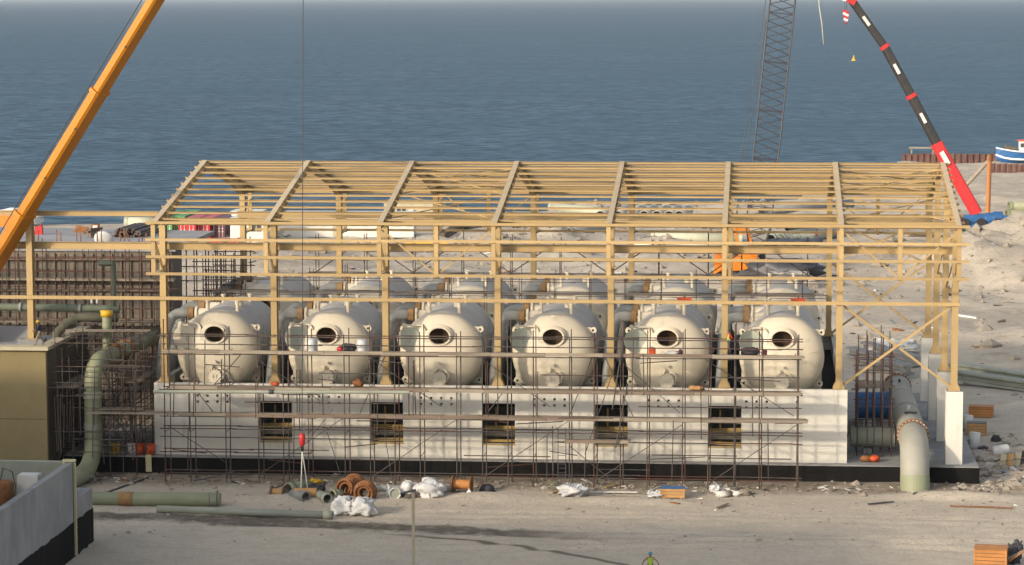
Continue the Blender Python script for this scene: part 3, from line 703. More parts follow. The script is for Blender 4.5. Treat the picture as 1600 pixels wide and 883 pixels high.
for k in range(24):
    x = random.uniform(1,41); z = random.uniform(-.4,9.3); fs.tub('ledger', (x,random.choice((YO-.1,YI+.1)),z), (x+random.uniform(1.6,3.8),random.choice((YO-.1,YI+.1)),z+random.uniform(-.05,.05)), .036, random.choice((0,1,2)))
for k in range(10):
    x = random.uniform(2,42); fs.tub('brace', (x,YI+.1,random.choice((.9,3.4,5.3))), (x+random.choice((-1,1))*random.uniform(1.5,2.4),YI+.1,random.choice((5.4,7.9))), .034, 1)
def ladder(p0, p1, w, parent_label, n=14, m=None):
    t = thing('ladder', parent_label, 'ladder', p0); p0, p1 = Vector(p0), Vector(p1); m = m or M_GREYS
    for s in (-w/2, w/2): tube('stile', p0+Vector((s,0,0)), p1+Vector((s,0,0)), .03, m, t, 6)
    for k in range(n):
        q = p0.lerp(p1, (k+.5)/n); tube('rung', q-Vector((w/2,0,0)), q+Vector((w/2,0,0)), .02, m, t, 6)
ladder(G(878,762), P(878,668,-4.2), .55, 'narrow metal ladder leaning on the front scaffolding below the fourth window')
ladder(P(302,752,-5), P(365,737,-5.2), .1, 'short ladder lying aslant on the ground before the dark plinth', 6)

# access scaffold between the two rows of tanks and behind them
ms = Scaffold('scaffolding tubes and plank walkways between the two rows of cream tanks', (24,18,DECK))
for x in np.arange(-.2, 47.5, 2.7):
    for y in (16.6, 18.3): ms.tub('standard', (x,y,DECK), (x+random.uniform(-.05,.05),y,random.uniform(11.2,12.2)), .03)
    ms.tub('transom', (x,16.4,9.75), (x,18.6,9.75), .03)
for y in (16.6, 18.3):
    for z in (6.5, 9.8, 10.9):
        x = -.6
        while x < 47: e = min(x+6, 47.6); ms.tub('ledger', (x,y,z), (e,y,z+random.uniform(-.04,.04)), .03); x = e-.25
ms.deck(0,46.5,16.7,18.2,9.9)
rs = Scaffold('scaffolding with raking tubes standing behind the rear row of tanks', (24,33,DECK))
for i, x in enumerate(np.arange(5.8, 47, 4.05)):
    for y in (32.3, 33.8): rs.tub('standard', (x,y,0.0), (x,y,random.uniform(12.2,13.4)), .035)
    if i % 2 == 1:
        for s in (-1, 1): rs.tub('brace', (x+.2*s,32.2,12.6), (x+4.6*s,32.2,9.6), .05)
    rs.tub('transom', (x,32,10.9), (x,34,10.9), .03)
for y in (32.3, 33.8):
    for z in (9.7, 11.0, 11.7):
        x = 4
        while x < 46: e = min(x+6, 46.6); rs.tub('ledger', (x,y,z), (e,y,z+random.uniform(-.05,.05)), .032); x = e-.3
rs.deck(5, 46.4, 32.4, 33.7, 9.85)
for i in range(6):   # cross tubes over the front tanks
    x = VX[i]; ms.tub('ledger', (x-3.4,14.9,10.35), (x+3.2,14.9,10.3), .035)

# scaffold tower by the big pipe
ts = Scaffold('narrow rusty scaffold tower in the open bay beside the big grey pipe', (50.6,5,0))
for x in (49.4, 50.1, 50.6, 51.2, 51.8):
    for y in (3.0, 4.6, 6.2): ts.tub('standard', (x,y,0), (x+random.uniform(-.05,.05),y,random.uniform(6.4,9.2)), .045, 2 if random.random() < .5 else 0)
for z in (.8, 2.2, 3.6, 4.9, 6.0, 6.9):
    for y in (3.0, 4.6, 6.2): ts.tub('ledger', (49.2,y,z+random.uniform(-.1,.1)), (52.1,y,z+random.uniform(-.1,.1)), .035)
    for x in (49.5, 51.8): ts.tub('transom', (x,2.7,z-.1), (x,6.5,z-.1), .035)
ts.decky(49.5, 51.8, 3.0, 6.2, 4.95)

# ------------------------------------------------------------------ left hand plant: ochre building, pipes, scaffold
ob = thing('ochre_building', 'ochre rendered building with pale coping at the left edge', 'building', (-11,-1,-1.2))
OX = -7.45
box2('front_wall', (-14,-4.2,-1.4), (OX,-3.8,8.0), M_OCHRE, ob)
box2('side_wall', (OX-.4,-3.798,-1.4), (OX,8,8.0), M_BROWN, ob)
box2('roof_deck', (-14,-3.798,7.2), (OX-.402,8,7.5), M_SLAB, ob)
box2('coping', (-14.2,-4.5,8.0), (OX+.25,-3.2,8.25), M_COPING, ob)
box2('coping', (OX-.7,-3.198,8.002), (OX+.25,8,8.25), M_COPING, ob)
box2('column_plinth', (-10.6,.0,7.5), (-8.8,1.3,8.2), M_CONC, ob)
box2('parapet', (-14,4.5,7.5), (-10.6,4.9,8.6), M_SLAB, ob)
box('wall_joint', (-10.7,-4.205,3.1), (6.4,.012,.05), M_BROWN, ob)
box2('skirting', (-14,-4.35,-1.4), (OX+.1,-4.203,.15), M_CONC, ob)
lp = thing('riser_pipe', 'thick pale green riser pipe with elbows beside the ochre building', 'pipe', (-4.6,-2,-1.2))
pipe('riser', [(-3.1,15,7.15),(-3.9,2.5,7.0),(-4.6,-2.2,6.9),(-4.65,-2.2,.4),(-4.5,-4.8,-.5),(-5.2,-9.5,-.6)], .62, M_GRP, lp, 24, 1.9)
for z in (2.35, 4.6): lathe('joint_band', [(-.22,.625),(-.22,.66),(.22,.66),(.22,.625)], M_GRPD if z < 3 else M_GRP2, lp, T(-4.63,-2.2,z), 28, 'z', False)
for y, x, z in ((1.6,-3.95,6.98),(4.2,-3.78,7.01)): lathe('flange', [(-.16,.63),(-.16,.8),(.16,.8),(.16,.63)], M_RUST, lp, T(x,y,z), 28, 'y', False)
vp = thing('vent_pipe', 'thin upright green pipe with a yellow-orange cap above the riser', 'pipe', (-4.2,-.6,6.9))
tube('stem', (-4.15,.4,7.3), (-4.15,.4,9.9), .33, M_GRP, vp, 20)
lathe('cap', [(0,.36),(0,.42),(.42,.46),(.42,.0)], M_YEL, vp, T(-4.15,.4,9.88), 20)
hp = thing('header_pipe', 'horizontal dark green pipe with a downward elbow on the ochre building roof', 'pipe', (-9,2,8))
pipe('run', [(-3.9,2.6,9.55),(-7.0,2.6,9.55),(-8.1,1.4,8.5),(-8.15,1.2,8.0)], .34, mat('olive_pipe', (.13,.13,.085), (.10,.10,.07), .65, .6), hp, 18, .7)
h2 = thing('header_pipe', 'long green pipe running left behind the worker in the yellow helmet', 'pipe', (-16,5,9))
M_DKG = mat('dull_dark_green_pipe', (.15,.175,.12), (.12,.14,.10), .65, .6, c3=(.10,.10,.08), t3=.6, s3=.6)
tube('run', (-24,6.2,9.9), (-4.6,6.2,9.75), .28, M_DKG, h2, 18); tube('branch', (-5.0,6.2,9.7), (-5.0,6.2,13.2), .2, M_DKG, h2, 14); tube('branch_arm', (-5.0,6.2,13.1), (-6.1,6.4,13.1), .2, M_DKG, h2, 14)
for x in (-20,-16,-12,-7.5): tube('coupling', (x-.12,6.2,9.83), (x+.12,6.2,9.83), .33, M_GREYP, h2, 18)
for x in (-6.6,-6.2): box('valve_tag', (x,5.85,10.4), (.12,.1,.4), M_PLASW, h2)
ls = Scaffold('dense dark scaffolding between the ochre building and the white wall', (-4,0,-1.2))
for x in (-7.0,-5.9,-3.3,-2.1,-1.2):
    for y in (-3.4,-.9,2.2,5.4,8.6): ls.tub('standard', (x+random.uniform(-.2,.2),y,0 if y > -.8 else -1.25), (x+random.uniform(-.2,.2),y,random.uniform(6.5,10.2)), .032)
for z in (.6,2.1,3.7,5.2,6.7,8.3):
    for y in (-3.4,-.9,2.2,5.4,8.6): ls.tub('ledger', (-7.3,y,z+random.uniform(-.2,.2)), (-.95,y,z+random.uniform(-.2,.2)), .03)
    for x in (-7.0,-5.9,-3.3,-2.1,-1.2): ls.tub('transom', (x,-3.8,z-.1), (x,9,z-.1+random.uniform(-.1,.1)), .03)
for k in range(46):
    x = random.uniform(-7.2,-1.0); y = random.choice((-4.0,-3.6,-1.0,2.2,5.4)); z = random.uniform(-.2,5); ls.tub('standard', (x,y,z), (x+random.uniform(-.15,.15),y,z+random.uniform(2.5,5)), .034, random.choice((0,1,1)))
for k in range(40):
    x = random.uniform(-7.3,-3.5); y = random.choice((-4.0,-3.6,-1.0,2.2,5.4)); z = random.uniform(.2,9.6); ls.tub('ledger', (x,y,z), (x+random.uniform(1.8,4.2),y,z), .032, random.choice((0,1,1)))
ls.decky(-3.6,-1.6,-.8,8.4,5.3); ls.decky(-7.0,-5.4,-3.3,3,5.25); ls.deck(-6.9,-.9,-1.2,-.2,9.0); ls.deck(-3.9,-.9,-3.6,-2.5,3.75)
for k in range(9): ls.tub('brace', (random.uniform(-7,-2),random.uniform(-3.5,7),random.uniform(0,4)), (random.uniform(-7,-1),random.uniform(-3.5,7),random.uniform(4,9)), .03)

# tank with formwork behind
tk = thing('concrete_tank', 'big half-built concrete tank with stained formwork wall and pale top slab', 'tank', (-20,25,0))
box2('front_wall', (-60,14,-1.3), (-2.3,14.5,13.3), M_FORM, tk)
mesh_obj('top_slab', [(x,y,z) for z in (13.3,13.62) for x,y in ((-60,13.8),(-2.0,13.8),(-2.0,28.8),(-60,38.0))], BOXF, M_SLAB, tk)
box2('side_wall', (-2.8,14.502,-1.3), (-2.3,17.5,13.3), M_FORM, tk)
box2('walkway', (-60,13.0,11.1), (-2.0,13.98,11.25), M_BOARD[1], tk)
for k in range(30):
    x = -24+k*.74
    box('waler', (x,13.93,9.0), (.09,.14,8.2), M_BOARD[2], tk)
for z in (12.6,10.2,8.0): box2('waler', (-40,13.72,z), (-2.4,13.86,z+.16), M_BOARD[k % 3], tk)
tsf = Scaffold('red-brown tube scaffolding covering the front of the big concrete tank', (-16,12.5,0))
for k in range(22):
    x = -24.5+k*1.06
    for y in (11.6, 12.9):
        tsf.tub('standard', (x+random.uniform(-.08,.08),y,-1.2), (x+random.uniform(-.1,.1),y,random.uniform(13.0,14.6)), .034, random.choice((0,2,2)))
for z in (6.3,7.7,9.1,10.6,11.9,12.9):
    for y in (11.6,12.9): tsf.tub('ledger', (-25,y,z+random.uniform(-.15,.15)), (-1.6,y,z+random.uniform(-.15,.15)), .034, random.choice((0,2)))
tsf.deck(-25,-1.7,11.7,12.8,8.05)
for k in range(11):
    x = -22+k*1.75+random.uniform(-.2,.2)
    for dx in (0,.32): tube('starter_bar', (x+dx,14.25,13.6), (x+dx,14.25,13.6+random.uniform(.7,1.5)), .045, M_RUST, tk, 6)
sc = Scaffold('black open scaffold grid at the right end of the concrete tank', (0,18,0))
for x in np.linspace(-1.6,1.2,5):
    for y in (15.5,19.5,24,28): sc.tub('standard', (x+random.uniform(-.15,.15),y,0), (x+random.uniform(-.1,.1),y,random.uniform(12.2,13.4)), .05, 0)
for z in (5.5,7,8.6,9.7,10.9,12.0):
    for y in (15.5,19.5,24,28): sc.tub('ledger', (-1.9,y,z), (1.5,y,z+random.uniform(-.1,.1)), .045, 0)
for k in range(5): sc.tub('brace', (-1.6+.7*k,15.4,6+k*.7), (-.2+.5*k,15.4,9.5+k*.4), .04, 0)
# things lying on the tank slab
dsh = thing('satellite_dish', 'white round dish lying on the pale tank slab', 'dish', G(161,378,13.62))
lathe('bowl', [(0,0),(.05,.3),(.16,.55),(.2,.57),(.1,.28),(.06,0)], M_PLASW, dsh, T(*G(161,377,13.9)) @ Matrix.Rotation(R(-62),4,'X') @ Matrix.Scale(1.35,4), 28)
bar('stand', G(161,379,13.62), G(161,377,13.9), .1, .1, M_GREYS, dsh)
def bundle(name, label, cat, a, b, n, r, m, spread, group=None, w=None):
    t = thing(name, label, cat, a, group); a, b = Vector(a), Vector(b); d = (b-a).normalized(); sx = d.cross(Vector((0,0,1))).normalized()
    w = w or max(1, int(math.sqrt(n*1.8))); k = 0; lv = 0
    while k < n:
        c = max(1, w-lv)
        for q in range(min(c, n-k)):
            off = sx*((q-(c-1)/2)*r*2.05*spread) + Vector((0,0,r+lv*r*1.75)); e = d*random.uniform(-.3,.3)
            tube('bar', a+off+e, b+off+e, r, m if not isinstance(m, list) else random.choice(m), t, 8); k += 1
        lv += 1
    return t
bundle('tube_stack', 'stack of brown scaffold tubes on the pale tank slab', 'tube stack', G(200,371,13.62), G(228,362,13.62), 40, .10, M_TUBE, 1, None, 12)
bundle('rebar_pile', 'dark loose rebar pile in the middle of the tank slab', 'rebar', G(120,362,13.62), G(138,365,13.62), 8, .06, M_RUST, 2)
bundle('timber_pile', 'dark timber pile beside the white dish on the tank slab', 'timber', G(139,371,13.62), G(158,369,13.62), 7, .1, M_BOARD[2], 1.6)
bx = thing('site_box', 'small brown cabinet standing on the tank slab', 'box', G(149,361,13.62))
box('body', G(149,357.5,14.0), (.6,.5,.75), M_RUST, bx); box('door', G(149,357.5,14.0)+Vector((.05,-.27,0)), (.4,.03,.6), M_OFFW, bx)
bx = thing('red_box', 'red box on the tank slab by the orange boom', 'box', G(61,364,13.62)); box('body', G(61,361,13.9), (.6,.4,.75), M_RED, bx); tube('spout', G(61,361,13.9)+Vector((.15,0,.38)), G(61,361,13.9)+Vector((.15,0,.55)), .07, M_RED, bx)
# ------------------------------------------------------------------ cranes
def prism_path(name, sec, p0, p1, s0, s1, m, parent, upv=Vector((0,0,1)), mats=None, fidx=None):
    Mx, L = frame_matrix(p0, p1, upv); n = len(sec)
    v = [Mx @ Vector((x*s0, y*s0, 0)) for x, y in sec] + [Mx @ Vector((x*s1, y*s1, L)) for x, y in sec]
    f = [(i,(i+1)%n,n+(i+1)%n,n+i) for i in range(n)]+[tuple(range(n-1,-1,-1)), tuple(range(n,2*n))]
    return mesh_obj(name, v, f, m, parent, mats=mats, idx=(fidx+[0,0]) if fidx else None)
BSEC = [(-.36,.55),(-.45,.46),(-.45,.02),(-.42,-.16),(-.35,-.33),(-.24,-.46),(-.1,-.54),(.1,-.54),(.24,-.46),(.35,-.33),(.42,-.16),(.45,.02),(.45,.46),(.36,.55)]
def fl(sec): return [tuple(q) for q in sec]
YSEC = [(-.72,.36),(-.78,.29),(-.78,-.20),(-.62,-.36),(.62,-.36),(.78,-.20),(.78,.29),(.72,.36)]
b0, b1 = P(-150,645,3.6), P(459,-352,-8.8)
yc = thing('mobile_crane', 'yellow-orange telescopic crane boom crossing the upper left corner, rope hanging from its tip', 'crane', (b0.x-3,b0.y,-1.2))
q = [b0.lerp(b1, t) for t in (0,.335,.53,.76,1)]
# collars stand where the photograph shows them: near (75,300) and (178,125)
for k, s in enumerate((1.06,.95,.85,.74)):
    prism_path('boom_section', fl(YSEC), q[k], q[k+1], s, s, M_BOOM, yc)
    d = (q[k+1]-q[k]).normalized()
    if k: prism_path('boom_collar', fl(YSEC), q[k]-d*.18, q[k]+d*.08, s*1.3, s*1.3, M_BOOM, yc)
    for e in (.3,.7): box('wear_pad', q[k].lerp(q[k+1],e)+Vector((0,-.8*s,0)), (.12,.06,.12), M_DARK, yc)
dirb = (b1-b0).normalized()
lathe('sheave', [(-.4,0),(-.4,.5),(.4,.5),(.4,0)], M_DARK, yc, T(*(b1+dirb*.4)), 20, 'y', False)
tip = b1+dirb*.4
upb = frame_matrix(b0,b1)[0].to_3x3() @ Vector((0,1,0))
tube('hoist_rope', b0+upb*.95, tip+upb*.95, .035, M_ROPE, yc, 6)
tube('hoist_rope', b0+upb*.8+Vector((.25,0,0)), tip+upb*.6, .03, M_ROPE, yc, 6)
hk = P(472,676,-8.8); tube('load_rope', tip+Vector((.45,0,-.2)), hk+Vector((0,0,.05)), .028, M_ROPE, yc, 6)
box2('chassis', (b0.x-11,b0.y-1.4,-.3), (b0.x+3.5,b0.y+1.4,.7), M_BOOM, yc); box2('superstructure', (b0.x-4,b0.y-1.3,.7), (b0.x+1.2,b0.y+1.3,2.0), M_BOOM, yc)
prism_path('boom_foot', fl(YSEC), (b0.x-4.5,b0.y-.3,1.3), b0+dirb*.3, .9, 1.06, M_BOOM, yc)
box2('cab', (b0.x-2.5,b0.y-2.6,.6), (b0.x+.3,b0.y-1.42,2.6), M_GLASS, yc)
for x in (-9.5,-7.8,-1.2,.6,2.3):
    for y in (-1.45, 1.45): lathe('wheel', [(-.25,0),(-.25,.68),(.25,.68),(.25,0)], M_DARK, yc, T(b0.x+x,b0.y+y,-.5), 20, 'y', False)
# hook block and slings
hb = thing('hook_block', 'red crane hook block hanging before the white wall with two grey slings', 'hook', hk)
lathe('block', [(-.95,0),(-.95,.1),(-.75,.2),(-.2,.21),(-.05,.12),(-.05,0)], M_RED, hb, T(*hk), 16)
lathe('shackle', [(-1.3,.05),(-1.2,.12),(-.95,.1)], M_DARK, hb, T(*hk), 10)
for u_, v_ in ((470,756),(481,752)):
    e = P(u_, v_+14, -8.9); bar('sling', hk+Vector((0,0,-1.2)), e, .09, .03, M_OFFW, hb)

# crawler crane with lattice boom
cr = thing('crawler_crane', 'orange crawler crane with a tall grey lattice boom behind the steel frame', 'crane', G(1152,432))
C0 = G(1150,432); YC = C0.y
def lattice(parent, a, b, w0, w1, n, m, rc=.11, rl=.055):
    a, b = Vector(a), Vector(b); Mx, L = frame_matrix(a, b, Vector((0,1,0)))
    def c(k, t): 
        w = (w0+(w1-w0)*min(1,t*9))/2; sx, sy = ((-1,-1),(1,-1),(1,1),(-1,1))[k]
        return Mx @ Vector((sx*w, sy*w, L*t))
    for k in range(4):
        tube('chord', c(k,0), c(k,.111), rc, m, parent, 6); tube('chord', c(k,.111), c(k,1), rc, m, parent, 6)
    for i in range(n):
        t0, t1 = i/n, (i+1)/n
        for k in range(4):
            j = (k+1)%4
            tube('lacing', c(k,t0) if i%2 else c(j,t0), c(j,t1) if i%2 else c(k,t1), rl, m, parent, 5)
            if i % 6 == 0: tube('lacing', c(k,t0), c(j,t0), rl, m, parent, 5)
bb = P(1180,400,YC); bt = P(1226,-30,YC)
lattice(cr, bb, bt, 1.2, 3.0, 34, M_GREYS)
bt2 = P(1240,-160,YC); lattice(cr, bt, bt2, 3.0, 3.0, 9, M_GREYS)
for u0, u1 in ((1157,1203),(1165,1209)): tube('pendant_rope', P(u0,250,YC-1), P(u1,-40,YC-1), .045, M_GREYS, cr, 5)
for u0 in (1157,1165): tube('pendant_rope', P(u0,250,YC-1), P(1150,345,YC), .045, M_GREYS, cr, 5)
def pbox(name, u0, v0, u1, v1, Y, d, m, parent):
    a = P(u0, v1, Y); b = P(u1, v0, Y); return box2(name, (a.x,Y,a.z), (b.x,Y+d,b.z), m, parent)
for (u0,v0,u1,v1) in ((1116,398,1128,412),(1116,413,1128,425),(1145,402,1158,423),(1160,398,1184,411),(1160,412,1184,426)): pbox('counterweight', u0,v0,u1,v1,YC-2,2.2,M_ORANGE,cr)
for s in (1124,1176): bar('weight_strap', P(s-8,397,YC-2.3), P(s+6,405,YC-2.3), .25,.25,M_ORANGE,cr); bar('weight_strap', P(s-8,427,YC-2.3), P(s+6,418,YC-2.3), .25,.25,M_ORANGE,cr)
pbox('machinery_house', 1128,398,1160,420,YC+.4,5,M_DARK,cr); pbox('cab', 1186,398,1196,418,YC+1,2.5,M_BROWN,cr)
pbox('carbody', 1122,420,1200,428,YC+.5,4,M_DARK,cr)
for yy in (YC-.6, YC+5):
    a = P(1116,433,yy); b = P(1204,425,yy); z0 = -1.25
    v = []; h = 1.15; L_ = b.x-a.x; o = [(a.x+.4,z0),(b.x-.4,z0),(b.x,z0+.5),(b.x-.2,z0+h),(a.x+.2,z0+h),(a.x,z0+.5)]
    v = [(x,yy+s,z) for s in (-.5,.5) for x,z in o]
    mesh_obj('crawler_track', v, [tuple(range(6)),tuple(range(11,5,-1))]+[(i,6+i,6+(i+1)%6,(i+1)%6) for i in range(6)], M_DARK, cr)
    for k in range(7): lathe('track_roller', [(-.55,0),(-.55,.28),(-.5,.3),(-.5,0)], M_GREYS, cr, T(a.x+.7+k*(L_-1.4)/6,yy,z0+.42), 14, 'y', False)
# orange mast (A-frame) of the crawler crane
for u0,u1 in ((1148,1139),(1170,1180)): pass
for du in (0, 22): bar('mast_leg', P(1153+du,388,YC+.5), P(1147+du*.9,345,YC+.5), .3,.3,M_ORANGE,cr)
pbox('mast_plate', 1147,346,1165,366,YC+.45,.3,M_ORANGE,cr); bar('mast_leg', P(1153,388,YC+.5), P(1156,400,YC+.5), .4,.4,M_ORANGE,cr); bar('mast_leg', P(1175,388,YC+.5), P(1172,400,YC+.5), .4,.4,M_ORANGE,cr)

# distant red and blue telescopic crane
Y3 = 214
rc_ = thing('mobile_crane', 'distant blue crane with red and black telescopic boom rising towards the upper right', 'crane', G(1530,352))
e0, e1, e2, e3, e4 = P(1526,334,Y3), P(1464,226,Y3), P(1424,150,Y3), P(1382,73,Y3), P(1330,0,Y3)
prism_path('boom_section', fl(BSEC), e0, e1, 1.6, 1.6, M_RED, rc_)
for k, (a, b, s) in enumerate(((e1,e2,1.32),(e2,e3,1.2),(e3,e4,1.06))):
    prism_path('boom_section', fl(BSEC), a, b, s, s, M_DARK, rc_)
    d = (b-a).normalized(); prism_path('boom_collar', fl(BSEC), a-d*.3, a+d*.25, s*1.25, s*1.25, M_RED, rc_)
    c = a.lerp(b, .55); prism_path('boom_plate', [(-.12,-.28),(.12,-.28),(.12,.28),(-.12,.28)], c-d*.8+Vector((0,-s*.52,0)), c+d*.8+Vector((0,-s*.52,0)), .8, .8, M_OFFW, rc_)
pl0, pl1 = e0.lerp(e1,.72), e0.lerp(e1,.9); prism_path('boom_plate', [(-.1,-.35),(.1,-.35),(.1,.35),(-.1,.35)], pl0+Vector((0,-.92,0)), pl1+Vector((0,-.92,0)), 1, 1, M_PLASW, rc_)
box('boom_head', e4+Vector((-.2,0,.4)), (2.2,1.3,1.6), M_RED, rc_, rot=Matrix.Rotation(.5,4,'Y')); lathe('sheave', [(-.7,0),(-.7,.5),(.7,.5),(.7,0)], M_PLASW, rc_, T(*(e4+Vector((-1.0,0,.3)))), 16, 'y', False)
for u_ in (1320,1323): tube('hoist_rope', P(u_,-2,Y3-.6), P(u_,20,Y3-.6), .04, M_ROPE, rc_, 5)
hx = P(1321.5,26,Y3-.6); hkb = thing('hook_block', 'small red and white striped hook block under the distant boom tip', 'hook', hx)
for k in range(4): box('stripe', hx+Vector((0,0,.7-k*.38)), (1.0-.12*k,.5,.36), (M_RED,M_PLASW)[k%2], hkb, rot=Matrix.Rotation(.5,4,'Y'))
tube('hook', hx+Vector((0,0,-.6)), hx+Vector((0,0,-1.1)), .14, M_RED, hkb)
wp = thing('white_rope', 'thin pale rope hanging loose high over the sea beside the lattice boom', 'rope', P(1286,66,YC)); pipe('rope', [P(1279,-20,YC),P(1280,10,YC),P(1284,35,YC),P(1287,70,YC)], .07, M_WROPE, wp, 6)
hull = [(0,1.0),(.3,2.6),(2.2,3.0),(6.6,3.0),(8.6,2.5),(9.0,1.0)]
a = P(1505,352,Y3); x0 = a.x-.3; z0 = a.z
v = [(x0+x*.82,Y3-1.3+s,z0-.5+z*.72) for s in (0,2.6) for x, z in hull]
mesh_obj('superstructure', v, [tuple(range(6)),tuple(range(11,5,-1))]+[(i,6+i,6+(i+1)%6,(i+1)%6) for i in range(6)], M_BLUE, rc_)
box2('carrier', (x0-3,Y3-1.3,-.2), (x0+9,Y3+1.3,z0-.2), M_BLUE, rc_); box2('engine_cover', (x0-1.6,Y3-1.2,z0-.2), (x0-.1,Y3+1.2,z0+1.6), M_RED, rc_)
for k in range(5):
    for y in (-1.3,1.3): lathe('wheel', [(-.3,0),(-.3,.75),(.3,.75),(.3,0)], M_DARK, rc_, T(x0-2+k*2.4,Y3+y,-.5), 16, 'y', False)
for k, (u_, v_) in enumerate(((1546,342),(1559,340))): lathe('rope_drum', [(-.7,0),(-.7,.85),(-.6,.9),(.6,.9),(.7,.85),(.7,0)], M_BLUE, rc_, T(*P(u_,v_,Y3-.5)), 20, 'x', False)
for k in range(3): box('warning_stripe', P(1556.5+k*3.2,347,Y3-1.8), (.3,.05,.55), (M_RED,M_PLASW,M_RED)[k], rc_)
Y4 = 226
op = thing('pile_frame', 'tall orange steel post with a brown raking strut by the distant crane', 'post', G(1543,352))
tube('post', P(1543,352,Y4), P(1546,250,Y4), .36, M_ORANGE if False else mat('faded_orange_paint', (.45,.19,.06), (.38,.16,.06), .7, .6), op, 16)
lathe('post_head', [(0,.36),(.3,.42),(.9,.3),(1.0,0)], MATS['faded_orange_paint'], op, T(*P(1546,251,Y4)), 16)
tube('strut', P(1544,252,Y4), P(1500,300,Y4+2), .3, M_BOARD[1], op, 12); tube('strut', P(1541,253,Y4+.5), P(1506,296,Y4+3), .16, M_BOARD[2], op, 10)

# ------------------------------------------------------------------ far shore: jetty, boat, buoy
jt = thing('sheet_pile_wall', 'rust-brown sheet pile jetty wall at the edge of the sea', 'jetty wall', G(1408,252))
a, b = G(1409,252), G(1700,253)
n = 60
for k in range(n):
    p = a.lerp(b, k/n); q_ = a.lerp(b, (k+1)/n); o = .35 if k % 2 else 0
    box2('sheet_pile', (p.x+.03, p.y+o, -3), (q_.x-.03, p.y+o+.25, .35+random.uniform(-.12,.12)), M_SHEET, jt)
j2 = thing('sheet_pile_wall', 'second brown sheet pile wall below the blue boat', 'jetty wall', G(1550,268))
a, b = G(1548,268), G(1700,270)
for k in range(34):
    p = a.lerp(b, k/34); q_ = a.lerp(b, (k+1)/34); o = .3 if k % 2 else 0
    box2('sheet_pile', (p.x+.03, p.y+o, -3), (q_.x-.03, p.y+o+.25, .3+random.uniform(-.1,.1)), M_SHEET, j2)
tg = thing('jetty_hut', 'small open brown hut standing on the jetty', 'hut', G(1440,250)); c = G(1441,250)
for s in (-2.2,2.2): box('post', (c.x+s,c.y+.6,.1), (.3,.3,2.6), M_BOARD[1], tg)
box('roof', (c.x,c.y+.6,1.3), (5.4,1.8,.25), M_BOARD[1], tg); box('bench', (c.x,c.y+.7,-.5), (4,.8,.6), M_SHEET, tg)
bo = thing('boat', 'blue and white boat moored behind the jetty at the right edge', 'boat', G(1590,252)); YB = 366
c0 = P(1556,239,YB); Lb = 12
secs = []; 
for t in np.linspace(0, 1, 9):
    w = 2.0*math.sin(min(1, t*2.2+.05)*math.pi/2); zk = -1.1+1.0*(1-min(1,t*4))**2; zg = c0.z+.15+.9*(1-t)**3
    secs.append((c0.x+Lb*t, w, zk, zg))
v = []; f = []
for x, w, zk, zg in secs: v += [(x,YB,zk),(x,YB-w*.7,(zk*2+zg)/3),(x,YB-w,zg),(x,YB+w,zg),(x,YB+w*.7,(zk*2+zg)/3)]
for k in range(8):
    for e in range(5): f.append((k*5+e, k*5+(e+1)%5, k*5+5+(e+1)%5, k*5+5+e))
f += [(0,1,2,3,4), tuple(40+i for i in (4,3,2,1,0))]
mesh_obj('hull', v, f, M_BLUE, bo)
for x, w, zk, zg in secs[:-1]:
    pass
pipe('gunwale', [(x,YB-w-.02,zg) for x, w, zk, zg in secs], .16, M_PLASW, bo, 8)
pipe('white_stripe', [(x,YB-w*.78,(zk*1.5+zg)/2.5) for x, w, zk, zg in secs], .22, M_PLASW, bo, 8)
cb = P(1596,226,YB); wh = box('wheelhouse', (cb.x+1.2,YB,c0.z+1.3), (3.4,2.4,2.3), M_PLASW, bo); box('wheelhouse_roof', (cb.x+1.2,YB,c0.z+2.55), (3.8,2.8,.2), M_ORED, bo)
for k in range(3): box('wheelhouse_window', (cb.x+.1+k*1.1,YB-1.22,c0.z+1.6), (.75,.04,.8), M_GLASS, bo)
box('net_pile', (cb.x-2.2,YB,c0.z+.9), (2.2,1.8,1.0), M_BROWN, bo, rot=Matrix.Rotation(.3,4,'Y'))
by = G(1334,95,SEA); bu = thing('buoy', 'small yellow buoy floating on the open sea', 'buoy', by)
lathe('float', [(-.8,0),(-.7,1.3),(.4,1.4),(.6,1.1),(.6,0)], M_YEL, bu, T(*by), 16); lathe('tower', [(.6,.9),(2.6,.25),(3.0,.3),(3.3,0)], M_YEL, bu, T(*by), 8)

